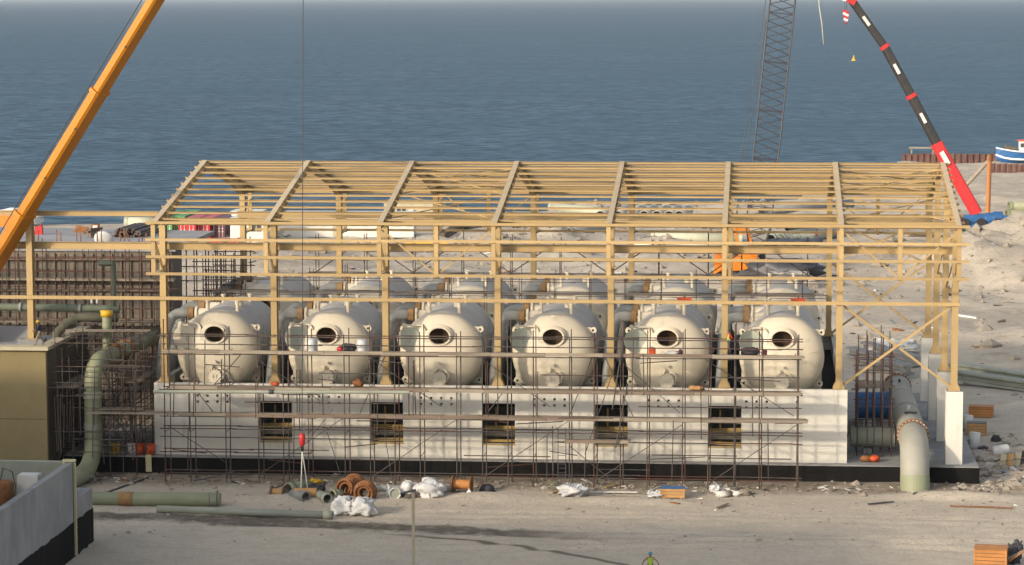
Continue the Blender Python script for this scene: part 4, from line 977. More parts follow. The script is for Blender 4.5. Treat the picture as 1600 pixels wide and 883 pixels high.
# ------------------------------------------------------------------ stockyard behind the building
def container(label, u, v, L_, m, rz=0, W=2.44, H=2.6):
    p = G(u, v); t = thing('shipping_container', label, 'container', p, 'shipping containers in the yard', rz); M0 = WM[t]
    n = int(L_/.28); vv = []; ff = []
    for s in (0, 1):
        for k in range(n+1):
            y = L_*k/n; o = .05 if (k//2) % 2 else 0
            x = (W-o) if s else o
            vv += [(x,y,.12),(x,y,H-.12)]
    for s in (0,1):
        b_ = s*(n+1)*2
        for k in range(n): q = (b_+2*k, b_+2*k+2, b_+2*k+3, b_+2*k+1); ff.append(q if s else tuple(reversed(q)))
    mesh_obj('side_panels', vv, ff, m, t, M0)
    def bx_(n_, a, b, mm): 
        c = [(x+y)/2 for x,y in zip(a,b)]; return link(bpy.data.objects.new(n_, shared(('box',), box_geo, mm)), t, M0 @ T(*c) @ Matrix.Diagonal((*[abs(y-x) for x,y in zip(a,b)],1)))
    bx_('roof', (0,0,H-.12), (W,L_,H), m); bx_('floor', (0,0,0), (W,L_,.12), m); bx_('rear_panel', (.06,L_-.06,.12), (W-.06,L_-.01,H-.12), m)
    for s in (.04, W/2+.01): bx_('door', (s,.06,.13), (s+W/2-.05,.12,H-.13), m)
    for s in (.35,.85,W-.85,W-.35):
        bx_('locking_bar', (s-.025,.02,.16), (s+.025,.06,H-.16), M_OFFW); bx_('bar_handle', (s-.1,.0,.85), (s+.1,.02,1.0), M_OFFW); bx_('bar_handle', (s-.1,.0,1.3), (s+.1,.02,1.4), M_OFFW)
    for s in (0,W-.12): bx_('corner_post', (s,0,.12), (s+.12,.055,H-.12), m)
    return t
container('green shipping container end, left of the red ones', 243,367,12, M_GREEN)
container('green shipping container touching the red container', 263,366,12, M_GREEN)
container('bright red shipping container with white lock bars', 279,374,12, M_RED)
container('red shipping container beside the maroon one', 301,373,12, M_RED)
container('dark maroon shipping container right of the red ones', 325,372,12, M_MAROON)
tc = thing('red_crate', 'low red crate in front of the maroon container', 'crate', G(352,384))
c = G(350,384); box('body', c+Vector((0,.6,.5)), (3.8,1.2,.9), M_RED, tc); box('opening', c+Vector((.1,-.01,.5)), (.8,.04,.6), M_DARK, tc)
for s in (-1.85,1.85): box('rail', c+Vector((s,.6,.55)), (.12,1.3,1.0), M_ORED, tc)
def cabin(label, u0, u1, v, H, D, m=M_OFFW, wins=(), door=None, z0=.35):
    a, b = G(u0, v), G(u1, v); t = thing('site_cabin', label, 'cabin', a, 'white site cabins by the shore'); Y = a.y; L_ = b.x-a.x; z = -1.2+z0
    box2('wall', (a.x,Y,z), (b.x,Y+D,z+H), m, t); box2('roof', (a.x-.15,Y-.2,z+H), (b.x+.15,Y+D+.2,z+H+.16), m, t)
    box2('base_frame', (a.x+.1,Y+.1,-1.3), (b.x-.1,Y+D-.1,z), M_DARK, t)
    for k in range(int(L_/1.2)): box2('panel_strip', (a.x+.6+k*1.2,Y-.025,z+.05), (a.x+.64+k*1.2,Y-.002,z+H-.05), m, t)
    for w in wins:
        x = a.x+L_*w; fm = box('window_frame', (x,Y-.03,z+H*.62), (1.5,.05,1.0), M_COPING, t)
        for s in (-.37,.37): box('pane', (x+s,Y-.06,z+H*.62), (.6,.03,.8), M_GLASS, t)
        box('air_conditioner', (x+1.5,Y-.25,z+H*.6), (.7,.45,.5), M_PLASW, t)
    if door: box('door', (a.x+L_*door,Y-.03,z+1.05), (.95,.05,2.05), M_COPING, t)
    return t
cabin('long white site cabin with two windows beyond the second bay', 445,648,374,3.3,3, wins=(.2,.52,.86), door=.4)
cabin('white flat-roofed cabin end behind the first tank columns', 360,415,383,3.2,5, wins=(.75,))
cabin('beige low store shed behind the long white cabin', 600,692,352,3.0,4, wins=(.3,), m=M_COPING)
cabin('narrow grey-white cabin farther back beside the purple container', 362,408,366,2.8,4)
M_PALEG = mat('pale_grey_pipe', (.44,.42,.37), (.37,.355,.31), .7, .6, c3=(.28,.26,.22), t3=.62, s3=.6)
def gpipe(label, a, b, r, m=M_GRP2, group='large pipes stored in the yard', wall=None):
    t = thing('stored_pipe', label, 'pipe', a, group); a, b = Vector(a)+Vector((0,0,r)), Vector(b)+Vector((0,0,r))
    hollow_pipe('pipe_wall', a, b, r, wall or r*.09, m, t, 24)
    d = (b-a).normalized()
    for e, s in ((a,1),(b,-1)): Mx, L_ = frame_matrix(e, e+d*s*.5); lathe('socket', [(0,r*1.0),(0,r*1.07),(.5,r*1.07),(.5,r)], m, t, Mx, 24, smooth=False)
    return t
gpipe('long pale green pipe lying below the sandbank right of centre', G(1017,380), G(1160,381), .75, M_GRP2)
gpipe('long white pipe on the ground in front of the pale green pipe', G(985,388), G(1140,388), .42, M_OFFW)
gpipe('long sandy pipe lying behind the sandbank pipes', G(900,352), G(1060,352), .75)
gpipe('pale pipe lying behind the tank slab at the far left', G(195,356,-1.2), G(250,356,-1.2), .8)
gpipe('long pale pipe running beneath the sandbank to the left', G(862,331), G(960,341), .75)
gpipe('white pipe farther back between the fifth and sixth bays', G(1040,357), G(1135,357), .4, M_OFFW)
gpipe('sloping grey pipe behind the right bays', G(1190,338), G(1330,325), .7, M_GREYP)
for k, (u_, v_) in enumerate(((846,375),(888,375))):
    gpipe(('left','right')[k]+' grey pipe with dark open end facing the tanks', G(u_,v_), G(u_,v_)+Vector((4.5,9,0)), .85, M_GREYP)
gpipe('green pipe stub beside the grey open pipes', G(808,362), G(816,352), .8, M_GRPD)
NUMS = ['first','second','third','fourth','fifth','sixth','seventh','eighth','ninth','tenth']
for k, u_ in enumerate((938,965,987,1006,1026,1045,1061)):
    gpipe(f'{NUMS[k]} from left in the row of dark-mouthed pipes on the sandbank', G(u_,352)+Vector((0,0,.6)), G(u_,352)+Vector((1.0,12,.6)), .78, M_PALEG, 'row of dark-mouthed pipes on the sandbank')
for k, u_ in enumerate((700,722,745,768,790,812,835,858,880)):
    gpipe(f'{NUMS[k]} from left in the low row of small grey pipes under the eave line', G(u_,355), G(u_,355)+Vector((.6,8,0)), .5, M_PALEG, 'low row of small grey pipes')
for k, (u_, v_, r_) in enumerate(((1204,384,.8),(1219,383,.8),(1232,382,.62),(1244,381,.62),(1255,380,.55))):
    gpipe(f'{NUMS[k]} from left of the big open-ended pipes beside the crawler crane', G(u_,v_), G(u_,v_)+Vector((5,11,0)), r_, M_GRPD, 'open-ended pipes beside the crawler crane')
for k, (u_, v_) in enumerate(((1231,366),(1238,365),(1246,363),(1257,361))):
    p = G(u_,374); gpipe(f'{NUMS[k]} from left of the upper dark pipes on the open-ended pipe pile', p+Vector((0,0,1.15)), p+Vector((4,10,1.15)), .48, M_DARK, 'upper dark pipes on the pile')
for k, (u_, v_) in enumerate(((1180,392),(1196,392),(1212,392),(1228,392),(1246,391))):
    gpipe(f'{NUMS[k]} from left of the dark pipes lying lowest by the crawler crane', G(u_,v_), G(u_,v_)+Vector((3,8,0)), .55, M_GREYS, 'dark pipes lying lowest by the crawler crane')
for k, (u_, v_) in enumerate(((1576,330),(1572,344))): gpipe(('upper','lower')[k]+' thick pale green pipe at the far right behind the mound', G(u_,v_), G(u_+120,v_-2), .75, M_GRP)
yb = thing('yellow_beam', 'long yellow steel beam on the ground behind the third bay', 'beam', G(632,385)); ibeam('girder', G(632,385)+Vector((0,0,.4)), G(745,385)+Vector((0,0,.4)), .4, .8, M_YEL, yb); 
for s in (.15,.5,.85): box('bearer', G(632,385).lerp(G(745,385),s)+Vector((0,0,.03)), (.3,1.2,.2), M_BOARD[2], yb)
wg = thing('conveyor_frame', 'dark inclined brown conveyor frame right of the long white cabin', 'frame', G(690,372)); bar('boom', G(690,373)+Vector((0,0,.3)), G(748,362)+Vector((0,0,2.4)), 1.0, .9, M_BROWN, wg); bar('leg', G(735,364)+Vector((0,0,0)), G(735,364)+Vector((0,0,1.8)), .3,.3,M_BROWN,wg); box('motor', G(737,366)+Vector((0,-.6,1.0)), (1.8,1.4,1.6), M_FABRIC, wg, rz=.3)
ov = thing('wheel_loader', 'orange machine half hidden by the boom at the far left', 'machine', G(5,362)); c = G(4,365)
v = [(c.x+x,c.y+s,c.z+z) for s in (0,2.2) for x,z in ((-3,.4),(2.4,.4),(2.8,1.6),(1.4,2.6),(-3,2.9))]
mesh_obj('body', v, [tuple(range(5)),tuple(range(9,4,-1))]+[(i,5+i,5+(i+1)%5,(i+1)%5) for i in range(5)], M_ORANGE, ov)
for x in (-1.8,1.6): lathe('wheel', [(-.2,0),(-.2,.75),(.3,.75),(.3,0)], M_DARK, ov, T(c.x+x,c.y,c.z+.7), 18, 'y', False)
ww = thing('tarpaulin_heap', 'white sheet-covered heap behind the boom at far left', 'tarpaulin', G(22,348))
# precast beams on the right
for k, (ua,va,ub,vb) in enumerate(((1330,556,1420,586),(1352,548,1436,572),(1496,582,1640,604),(1494,594,1640,616))):
    t = thing('precast_beam', ['long concrete beam lying behind the big grey pipe', 'second concrete beam behind the big grey pipe, farther back',
      'far one of two grey concrete beams on the right behind the corner column', 'near one of two grey concrete beams on the right behind the corner column'][k], 'concrete beam', G(ua,va), 'precast beams on the ground')
    ibeam('beam', G(ua,va)+Vector((0,0,.45)), G(ub,vb)+Vector((0,0,.45)), 1.1, .9, M_GRPD if k > 1 else M_CONC, t, tf=.2, tw=.4)
    for s in (.1,.9): box('bearer', G(ua,va).lerp(G(ub,vb),s)+Vector((0,0,-.02)), (.4,1.4,.14), M_BOARD[2], t)
# ------------------------------------------------------------------ lumpy things: bags, heaps
def lump(name, c, s, m, parent, seed=0, rough=.25, flat=True, nu=22, nv=12):
    r_ = np.random.default_rng(seed); ph = r_.random((6,3))*6.28; fr_ = r_.random((6,3))*3.5+.8
    v = []; f = []
    for j in range(nv+1):
        th = math.pi*j/nv
        for i in range(nu):
            a = 2*math.pi*i/nu; d = Vector((math.sin(th)*math.cos(a), math.sin(th)*math.sin(a), math.cos(th)))
            k = 1+rough*sum(math.sin(fr_[q][0]*d.x*2+ph[q][0])*math.sin(fr_[q][1]*d.y*2+ph[q][1])*math.sin(fr_[q][2]*d.z*2+ph[q][2]) for q in range(6))*.6
            k += rough*.35*math.sin(d.x*9+ph[0][1]+3*d.z)*math.sin(d.y*8+ph[1][2])*math.sin(7*d.z+ph[2][0]+4*d.x)
            p = Vector((math.copysign(abs(d.x)**.7,d.x)*s[0], math.copysign(abs(d.y)**.7,d.y)*s[1], d.z*s[2]))*k
            if flat: p.z = max(p.z, -s[2]*.8)
            v.append(p)
    for j in range(nv):
        for i in range(nu): f.append((j*nu+i, (j+1)*nu+i, (j+1)*nu+(i+1)%nu, j*nu+(i+1)%nu))
    return mesh_obj(name, v, f, m, parent, T(*c), True)
for t, uvs in ((ww, ((18,352,3.5),(36,352,3.0))),):
    for k, (u_, v_, s) in enumerate(uvs): lump('sheet', G(u_,v_)+Vector((0,0,.8)), (s,2,1.3), M_PLASW, t, 40+k)
def bulk_bag(label, u, v, s=.62, h=.55, seed=1, z=-1.15):
    p = G(u, v, z); t = thing('bulk_bag', label, 'bag', p, 'white woven bulk bags'); lump('sack', p+Vector((0,0,h*.8)), (s,s,h), M_BAG, t, seed, .34, True, 30, 16)
    rr = random.Random(seed)
    for k in range(4):
        a = k*math.pi/2+.6; q = p+Vector((math.cos(a)*s*.75,math.sin(a)*s*.75,h*1.45))
        pipe('strap', [q+Vector((-.15,0,-.1)), q+Vector((-.1,0,.14)), q+Vector((.08,.03,.17)), q+Vector((.17,.02,-.12))], .04, M_BAG, t, 6)
    for k in range(3): lump('torn_flap', p+Vector((rr.uniform(-.35,.35)*s*1.6,-.1+rr.uniform(-.2,.2),h*1.6)), (.2,.13,.14), M_BAG if k else M_FABRIC, t, seed+k+9, .4, False, 10, 6)
    return t
bulk_bag('left one of two crumpled white bulk bags in the foreground', 537,802,.72,.58,2)
bulk_bag('right one of two crumpled white bulk bags in the foreground', 566,803,.78,.58,5)
bulk_bag('large white bulk bag standing behind the bell-shaped fittings', 674,776,.95,.62,8)
bulk_bag('open white bulk bag on the sand in front of the ladder', 896,774,.95,.42,11)
bulk_bag('small grey-white sack beside the dark rag heap near the right windows', 1118,768,.4,.22,14)
bulk_bag('white plastic sheet heap by the wooden crate', 1024,775,.5,.18,17)

def drum(label, p, r, w, m1, m2, rz=0, cat='cable drum', axis_up=False):
    t = thing('cable_drum', label, cat, p, None, rz); M0 = WM[t] @ T(0,0,r)
    n_ = lathe('core', [(-w/2,r*.55),(w/2,r*.55)], m2, t, M0, 24, 'y'); 
    for s in (-w/2,w/2-.08):
        fl_ = lathe('flange', [(s,.06),(s,r),(s+.08,r),(s+.08,.06),(s,.06)], m1, t, M0, 28, 'y', False)
        for k in range(4):
            a = k*math.pi/4; q = Vector((math.cos(a),0,math.sin(a)))
            Mx = M0 @ T(0,s-.02,0); mesh_obj('slat', [Mx @ (q*e*r*.9 + Vector((-q.z,0,q.x))*w2*.07 + Vector((0,d_,0))) for d_ in (0,.02) for e, w2 in ((-1,-1),(1,-1),(1,1),(-1,1))], BOXF, m1, fl_)
    return t
drum('orange cable drum with wooden flanges standing under the fourth scaffold brace', G(722,771), .62, 1.35, M_RUST, M_PLY, R(85))
drum('small brown cable drum lying left of the green pipe offcuts', G(434,778), .42, .95, M_BOARD[2], M_CRATE, R(80))
cp = thing('tan_cylinder', 'tan cylinder resting on green pipe offcuts', 'cylinder', G(476,778)); tube('roll', G(460,781)+Vector((0,0,.45)), G(495,781)+Vector((0,0,.45)), .36, M_CRATE, cp, 20); tube('inner_tube', G(459,781)+Vector((0,0,.45)), G(460,781)+Vector((0,0,.45)), .2, M_DARK, cp, 16)
for k, (ua,va,ub,vb,r_,m_,lb) in enumerate(((450,774,482,768,.42,M_GRP,'green pipe offcut lying behind the tan cylinder'),(478,785,458,780,.36,M_GREYP,'grey-green pipe elbow with dark open mouth in the foreground'),
      (512,787,496,780,.34,M_GRPD,'small green pipe ring right of the open elbow'),(519,782,532,780,.36,M_GRP,'short green pipe piece beside the rusty coils'))):
    a, b = G(ua,va), G(ub,vb); t = thing('pipe_offcut', lb, 'pipe', a, 'pipe offcuts in the yard'); hollow_pipe('pipe_wall', a+Vector((0,0,r_)), b+Vector((0,0,r_)), r_, .05, m_, t); hollow_pipe('socket', (a+Vector((0,0,r_))), (a.lerp(b,.25)+Vector((0,0,r_))), r_*1.1, .04, m_, t)
lump_t = thing('black_sheet', 'black plastic sheet lump on the green pipe offcuts', 'sheet', G(494,770)); lump('sheet', G(494,772)+Vector((0,0,.35)), (.6,.4,.35), M_FABRIC, lump_t, 21, .4)
for k, (u_, v_, rad) in enumerate(((543,776,.75),(570,781,.75),(554,770,.7))):
    p = G(u_, v_); t = thing('hose_coil', ['left rusty orange hose coil lying against the others','right rusty orange hose coil nearest the white bags','rear rusty orange hose coil on top of the pile'][k], 'coil', p, 'rusty orange coils')
    for q in range(9):
        c = p+Vector((0,0,.55)); ax = Matrix.Rotation(R(55+q*3+k*12),4,'X') @ Matrix.Rotation(R(-18+k*16),4,'Y')
        R0 = rad*(.42+.58*((q*4)%9)/8); pts = [c + ax @ Vector((R0*math.cos(a), R0*math.sin(a), (q-4)*.12)) for a in np.linspace(0, 6.2831, 25)]
        pipe('turn', pts, .085, M_RUST, t, 7)
# white bell-shaped fittings
def bell(label, u, v, r, d, z=.0, m=M_PLASW):
    p = G(u, v)+Vector((0,0,r+z)); t = thing('bell_fitting', label, 'pipe fitting', p, 'white bell-shaped fittings'); d = Vector(d).normalized(); Mx, L_ = frame_matrix(p, p+d)
    lathe('bell', [(r*1.25,0),(r*1.2,r*.25),(r*.8,r*.6),(r*.2,r*.92),(0,r),(-.04,r*1.04),(-.07,r),(.02,r*.9),(r*.7,r*.5)], m, t, Mx @ Matrix.Rotation(math.pi,4,'X') if False else Mx, 28)
    lathe('rim', [(-.07,r*.97),(-.07,r*1.08),(.05,r*1.08),(.05,r*.97)], m, t, Mx, 28, smooth=False)
    lathe('inner_face', [(-.02,0),(-.02,r*.95)], M_LID, t, Mx @ Matrix.Rotation(math.pi,4,'X'), 28)
    return t
bell('white bell fitting facing forward, left end of the group', 617,780,.38,(-.25,1,.12)); bell('white bell fitting turned left behind the leftmost one', 606,776,.40,(1,.25,-.1))
bell('rounded white dome fitting at the back of the group', 637,772,.46,(.3,-1,.5)); bell('white bell fitting with grey mouth leaning on the bulk bag', 679,780,.42,(-.5,1,.1))
lt = thing('rag_heap', 'dark rubbish heap between the white bell fittings', 'rubbish', G(645,780))
for k in range(6): lump('rag', G(633+k*5,780-random.uniform(0,3))+Vector((0,0,.12)), (.3,.25,.18), random.choice((M_FABRIC,M_BROWN,M_MAROON,M_GREYS)), lt, 60+k, .4, True, 12, 7)
sp = thing('sign_post', 'pale timber T-post standing in the foreground sand', 'post', (20.5,-36,-1.2)); tp = P(645.5,768,-36)
bar('post', (tp.x,-36,-1.3), (tp.x,-36,tp.z), .17, .15, M_COPING, sp, Vector((0,1,0))); bar('top_plate', (tp.x-.75,-36.1,tp.z-.12), (tp.x+.16,-36,tp.z+.1), .3, .06, M_GREYS, sp)
def crate(label, p, s, m, rz=0, top=None):
    t = thing('wooden_crate', label, 'crate', p, None, rz); M0 = WM[t]; x, y, z = s
    def bx_(n_, c, d, mm): return link(bpy.data.objects.new(n_, shared(('box',), box_geo, mm)), t, M0 @ T(*c) @ Matrix.Diagonal((*d,1)))
    bx_('inner_box', (0,0,z/2), (x-.06,y-.06,z-.04), M_BROWN)
    nb = max(3, int(z/.2))
    for k in range(nb):
        h = z/nb
        for s_ in (-1,1): bx_('slat', (0,s_*(y/2-.015),h*(k+.5)), (x-.02,.03,h*.84), m); bx_('slat', (s_*(x/2-.015),0,h*(k+.5)), (.03,y-.08,h*.84), m)
    for a in (-1,1):
        for b in (-1,1): bx_('corner_post', (a*(x/2-.04),b*(y/2+.012),z/2), (.09,.03,z), m)
    for k in range(4): bx_('lid_board', (0,-y/2+y*(k+.5)/4,z+.02), (x+.04,y/4-.02,.03), top or m)
    for a in (-.35,.35): bx_('skid', (a*x,0,-.03), (.12,y,.1), m)
    return t
crate('pine crate with a blue cover standing on the sand near the right windows', G(1051,776), (1.65,1.0,.62), M_CRATE, 0, M_BLUE)
crate('large orange plywood crate cut by the bottom right corner', G(1548,892)+Vector((0,0,.1)), (1.9,1.5,1.3), M_PLY, R(-8))
crate('wooden crate in the rubbish pile right of the corner pedestal', G(1526,679)+Vector((0,0,.05)), (1.5,1.2,.9), M_CRATE, R(-6), M_GREYS)
crate('open orange-brown crate behind the other crate in the rubbish pile', G(1533,651)+Vector((0,0,.05)), (1.9,1.2,.8), M_PLY, R(-10))
bd = thing('plank_pile', 'tilted pallet boards and dark scrap at the bottom right corner', 'planks', G(1575,892))
for k in range(5): bar('plank', G(1520+k*14,893)+Vector((0,0,.2+.1*k)), G(1575+k*8,884+k*2)+Vector((0,-.4,.5+.25*k)), .22,.05, (M_BOARD[1],M_PLY,M_BOARD[0])[k%3], bd)
lump('rag', G(1583,884)+Vector((0,0,.6)), (.45,.4,.6), M_FABRIC, bd, 77, .4); lump('rag', G(1590,875)+Vector((0,0,.7)), (.3,.3,.4), M_GREYS, bd, 78, .4)
dk = thing('rag_heap', 'dark green and black rag heap on the sand near the right windows', 'rubbish', G(1145,776))
for k in range(9): lump('rag', G(1128+k*4.5,776-random.uniform(0,7))+Vector((0,0,.14)), (.42,.32,.24), random.choice((M_FABRIC,M_BROWN,M_GREYS,M_BOARD[1],M_OFFW)), dk, 90+k, .4, True, 12, 7)
tb = thing('black_tub', 'black flared rubber tub on the ground right of the cable drum', 'tub', G(761,768)); lathe('tub', [(0,0),(0,.56),(.42,.40),(.46,.36),(.2,.3),(.2,0)], M_FABRIC, tb, T(*G(761,768)), 20); lathe('rim', [(0,.56),(.03,.6),(.06,.56)], M_FABRIC, tb, T(*G(761,768)), 20)
jc = thing('jerry_can', 'small white jerry can in front of the cable drum', 'can', G(733,777)); lump('body', G(733,777)+Vector((0,0,.24)), (.19,.14,.26), M_PLASW, jc, 30, .05); tube('neck', G(733,777)+Vector((0,0,.45)), G(733,777)+Vector((0,0,.58)), .06, M_PLASW, jc)
# pipes on the ground, left foreground
gp = thing('ground_pipe', 'pale green pipe with a brown joint band half buried at left', 'pipe', G(240,792)); a, b = G(110,779,-.80), G(344,781,-.80); tube('pipe_body', a, b, .47, M_GRP, gp, 24)
c = a.lerp(b,.375); d = (b-a).normalized(); tube('joint_band', c-d*.5, c+d*.5, .49, M_RUSTF, gp, 24); tube('end_flange', a.lerp(b,.975), a.lerp(b,.985), .56, M_GREYP, gp, 24); tube('joint_ring', a.lerp(b,.93), a.lerp(b,.936), .49, M_GREYP, gp, 24)
g2 = thing('ground_pipe', 'thin dark grey pipe lying across the sand in the left foreground', 'pipe', G(380,806)); a, b = G(246,801)+Vector((0,0,.24)), G(520,811)+Vector((0,0,.24)); hollow_pipe('pipe_body', a, b, .25, .03, M_GRPD, g2); hollow_pipe('socket', b+(a-b).normalized()*.6, b, .28, .03, M_GRPD, g2)
g3 = thing('ground_pipe', 'grey pipe lying behind the bulk bag and cable drum', 'pipe', G(650,766)); tube('pipe_body', G(588,768)+Vector((0,0,.22)), G(712,769)+Vector((0,0,.22)), .24, M_GREYP, g3, 16); tube('socket', G(706,769)+Vector((0,0,.22)), G(712,769)+Vector((0,0,.22)), .28, M_GREYP, g3, 16)
# sparse loose debris
DEB = [('weathered plank lying on the sand left of the wooden crate',(918,777),(1002,779),M_BOARD[1]),('white pole lying on the sand right of the open bulk bag',(921,770),(996,771),M_OFFW),
 ('short reddish plank on open sand below the crate',(1040,786),(1062,789),M_RUST),('dark stick on the sand right of the rag heap',(1120,795),(1138,789),M_BOARD[2]),('brown plank leaning on the plinth foot left of the hook slings',(424,766),(452,754),M_BOARD[2]),
 ('dark timber beside the small cable drum',(420,770),(455,768),M_BOARD[2]),('grey metal sheet lying at the big pipe foot',(1356,789),(1396,786),M_GREYS),('red-brown rod lying on sand below the right end',(1484,792),(1582,796),M_RUST),
 ('pale pole standing aslant at the plinth near the left',(152,776),(235,747),M_GREYS),('yellow plank by the foot of the ladder',(862,772),(876,768),M_TIMB),('yellow board under the fourth window at ground',(946,763),(966,758),M_TIMB),
 ('greenish plank left of the ladder foot',(855,757),(878,756),M_GRP),('dark batten on sand under the T-post',(796,781),(820,781),M_DARK)]
for k, (lb,(ua,va),(ub,vb),m_) in enumerate(DEB):
    t = thing('loose_plank', lb, 'plank', G(ua,va)); bar('board', G(ua,va)+Vector((0,0,.06)), G(ub,vb)+Vector((0,0,.10)), .16, .06, m_, t); bar('batten', G(ua,va).lerp(G(ub,vb),.1)+Vector((0,.12,.05)), G(ua,va).lerp(G(ub,vb),.7)+Vector((0,.2,.08)), .1,.05, m_, t)
yh = thing('yellow_tarp', 'small yellow cloth at the plinth foot right of the hook slings', 'cloth', G(493,756)); lump('cloth', G(493,756)+Vector((0,0,.15)), (.4,.3,.18), M_YEL, yh, 33, .4)
ys_ = thing('yellow_sheet', 'pale yellow panel leaning on the dark plinth at the left end', 'panel', P(232,735,-1.1)); p = P(232,724,-1.15); box('panel', (p.x,-1.1,p.z), (.42,.05,1.25), M_CRM, ys_, rot=Matrix.Rotation(.08,4,'X')); box('edge_strip', (p.x,-1.14,p.z+.58), (.44,.04,.06), M_CRM, ys_, rot=Matrix.Rotation(.08,4,'X'))
for k, (u_, v_, m_, lb) in enumerate(((207,706,M_PLASW,'pink-white bucket at the left end of the plinth'),(218,703,M_ORED,'orange bucket at the left end of the plinth'),(235,704,M_ORED,'red bucket touching the white wall corner'),(180,700,M_YEL,'yellow bucket in the dark under the left scaffolding'))):
    p = P(u_,v_+4,-.3); p.z = .004; t = thing('bucket', lb, 'bucket', p, 'buckets at the left end'); lathe('pail', [(0,0),(0,.28),(.75,.36),(.75,.31),(.1,.24),(.1,0)], m_, t, T(*p), 18); lathe('rim', [(.7,.36),(.74,.39),(.78,.36)], m_, t, T(*p), 18)
# things on the scaffold decks
def on_deck(u, v, y, z): p = P(u, v, y); return Vector((p.x, y, z))
for k, (u_, lb) in enumerate(((488,'left white drum on the upper scaffold deck before the second tank'),(566,'right white drum on the upper scaffold deck before the second tank'))):
    p = on_deck(u_,550,-3.6,8.03); t = thing('plastic_drum', lb, 'drum', p, 'white drums on the scaffold deck')
    lathe('barrel', [(0,0),(0,.36),(.05,.38),(.85,.38),(.9,.36),(.9,0)], M_PLASW, t, T(*p), 24); 
    for z in (.3,.6): lathe('hoop', [(z-.02,.38),(z,.395),(z+.02,.38)], M_PLASW, t, T(*p), 24)
for k, (u_, y, z, s, m_, lb, cat) in enumerate(((545,-3.7,8.05,(.5,.35,.3),M_FABRIC,'black bag on the scaffold deck between two white drums','bag'),(532,-3.75,8.05,(.2,.2,.2),M_RED,'small red bag beside the black bag on the deck','bag'),
     (1172,-3.6,8.05,(.65,.4,.3),M_FABRIC,'grey tarpaulin hanging over the upper deck before the last tank','tarpaulin'),(1194,-3.6,8.05,(.2,.2,.2),M_MAROON,'purple cloth on the upper deck under the last tank opening','cloth'),
     (1050,-3.7,8.05,(.5,.25,.12),M_BAG,'white plastic sheet on the upper deck under the fifth tank opening','sheet'),(1063,-3.6,8.05,(.14,.14,.18),M_MAROON,'pink cloth at the right end of the white sheet','cloth'),(560,-3.4,5.55,(.35,.3,.28),M_RUST,'red-brown bucket heap on the middle deck under the second tank','bucket'),
     (1088,-3.4,5.55,(.5,.3,.16),M_CRATE,'tan boards bundle on the middle deck under the fifth tank','boards'),(430,-3.3,5.55,(.3,.2,.12),M_ORED,'orange cloth on the middle deck right of the first tank','cloth'))):
    p = on_deck(u_,550 if z > 7 else 608,y,z); t = thing(cat.replace(' ','_'), lb, cat, p); lump(cat, p+Vector((0,0,s[2]*.8)), s, m_, t, 120+k, .3, True, 16, 9)
for k, (u_, y, z, lb) in enumerate(((1019,-3.7,8.03,'red square tool box on the upper deck before the fifth tank'),)):
    p = on_deck(u_,550,y,z); t = thing('tool_box', lb, 'box', p); box('body', p+Vector((0,0,.22)), (.48,.3,.42), M_ORED, t); box('lid', p+Vector((0,0,.45)), (.5,.32,.05), M_ORED, t); tube('handle', p+Vector((-.1,0,.52)), p+Vector((.1,0,.52)), .02, M_DARK, t)
for k, (u_, v_, x, lb) in enumerate(((1077,481,35.9+1.15,'orange-red box on top of the fifth front tank'),(1253,484,44.03+1.15,'orange-red box on top of the last front tank'),(733,495,19.64+1.15,'small red valve on top of the third front tank'),(674,489,19.64-1.0,'red valve at left on top of the third front tank'))):
    yy = 3.3+(1.5 if k != 3 else 1.3); z = DECK+AX+math.sqrt(9-1.1**2)+.78; t = thing('marker_box', lb, 'box', (x,yy,z), 'red boxes on the tank tops')
    s = 1 if k < 2 else .5; box('body', (x,yy,z+.2*s), (1.0*s,.6*s,.36*s), M_ORED if k < 2 else M_RED, t); box('cap', (x,yy,z+.42*s), (1.1*s,.7*s,.06*s), M_ORED if k < 2 else M_RED, t); tube('knob', (x,yy,z+.45*s), (x,yy,z+.6*s), .06, M_RUST, t)
    if k < 2: box('base_tray', (x,yy,z-.02), (.8,.5,.05), M_VESSEL, t)
gt = thing('green_tube', 'long dark green tube lashed along the middle scaffold deck', 'tube', (4,-4.6,5.0)); tube('tube_body', P(240,612,-4.65), P(640,613,-4.65), .12, M_GRPD, gt, 12); tube('coupler', P(420,612.5,-4.65), P(428,612.5,-4.65), .16, M_GREYS, gt, 10)

# ------------------------------------------------------------------ foreground basin at bottom left
ba = thing('concrete_basin', 'grey concrete basin wall with black coated foot in the bottom left corner', 'basin', (-2,-34,-1.2))
BX = 1.1
box2('side_wall', (BX-.42,-56,-1.4), (BX,-30.25,4.6), M_CONC, ba); box2('end_wall', (-14,-30.25,-1.4), (BX-.425,-29.8,4.6), M_GRPD, ba)
box2('end_wall_top', (BX-.424,-30.245,-1.4), (BX-.002,-29.8,4.62), M_CONC, ba)
box2('lower_block', (-4,-29.795,-1.4), (BX,-25.75,2.2), M_CONC, ba); box2('block_step', (-4,-29.0,2.2), (BX-.6,-27.2,2.42), M_COPING, ba)
v = []; rr = random.Random(3); ny = 60
for k in range(ny+1):
    y = -56+(56-25.72)*k/ny; zt = .93+rr.uniform(-.07,.07); v += [(BX+.002,y,-1.4),(BX+.03,y,-1.4),(BX+.03,y,zt),(BX+.002,y,zt)]
f = [(4*k+e,4*k+(e+1)%4,4*k+4+(e+1)%4,4*k+4+e) for k in range(ny) for e in range(4)]+[(3,2,1,0),tuple(4*ny+e for e in range(4))]
mesh_obj('bitumen_coat', v, [tuple(reversed(q)) for q in f], M_BITUM_SHADE, ba)
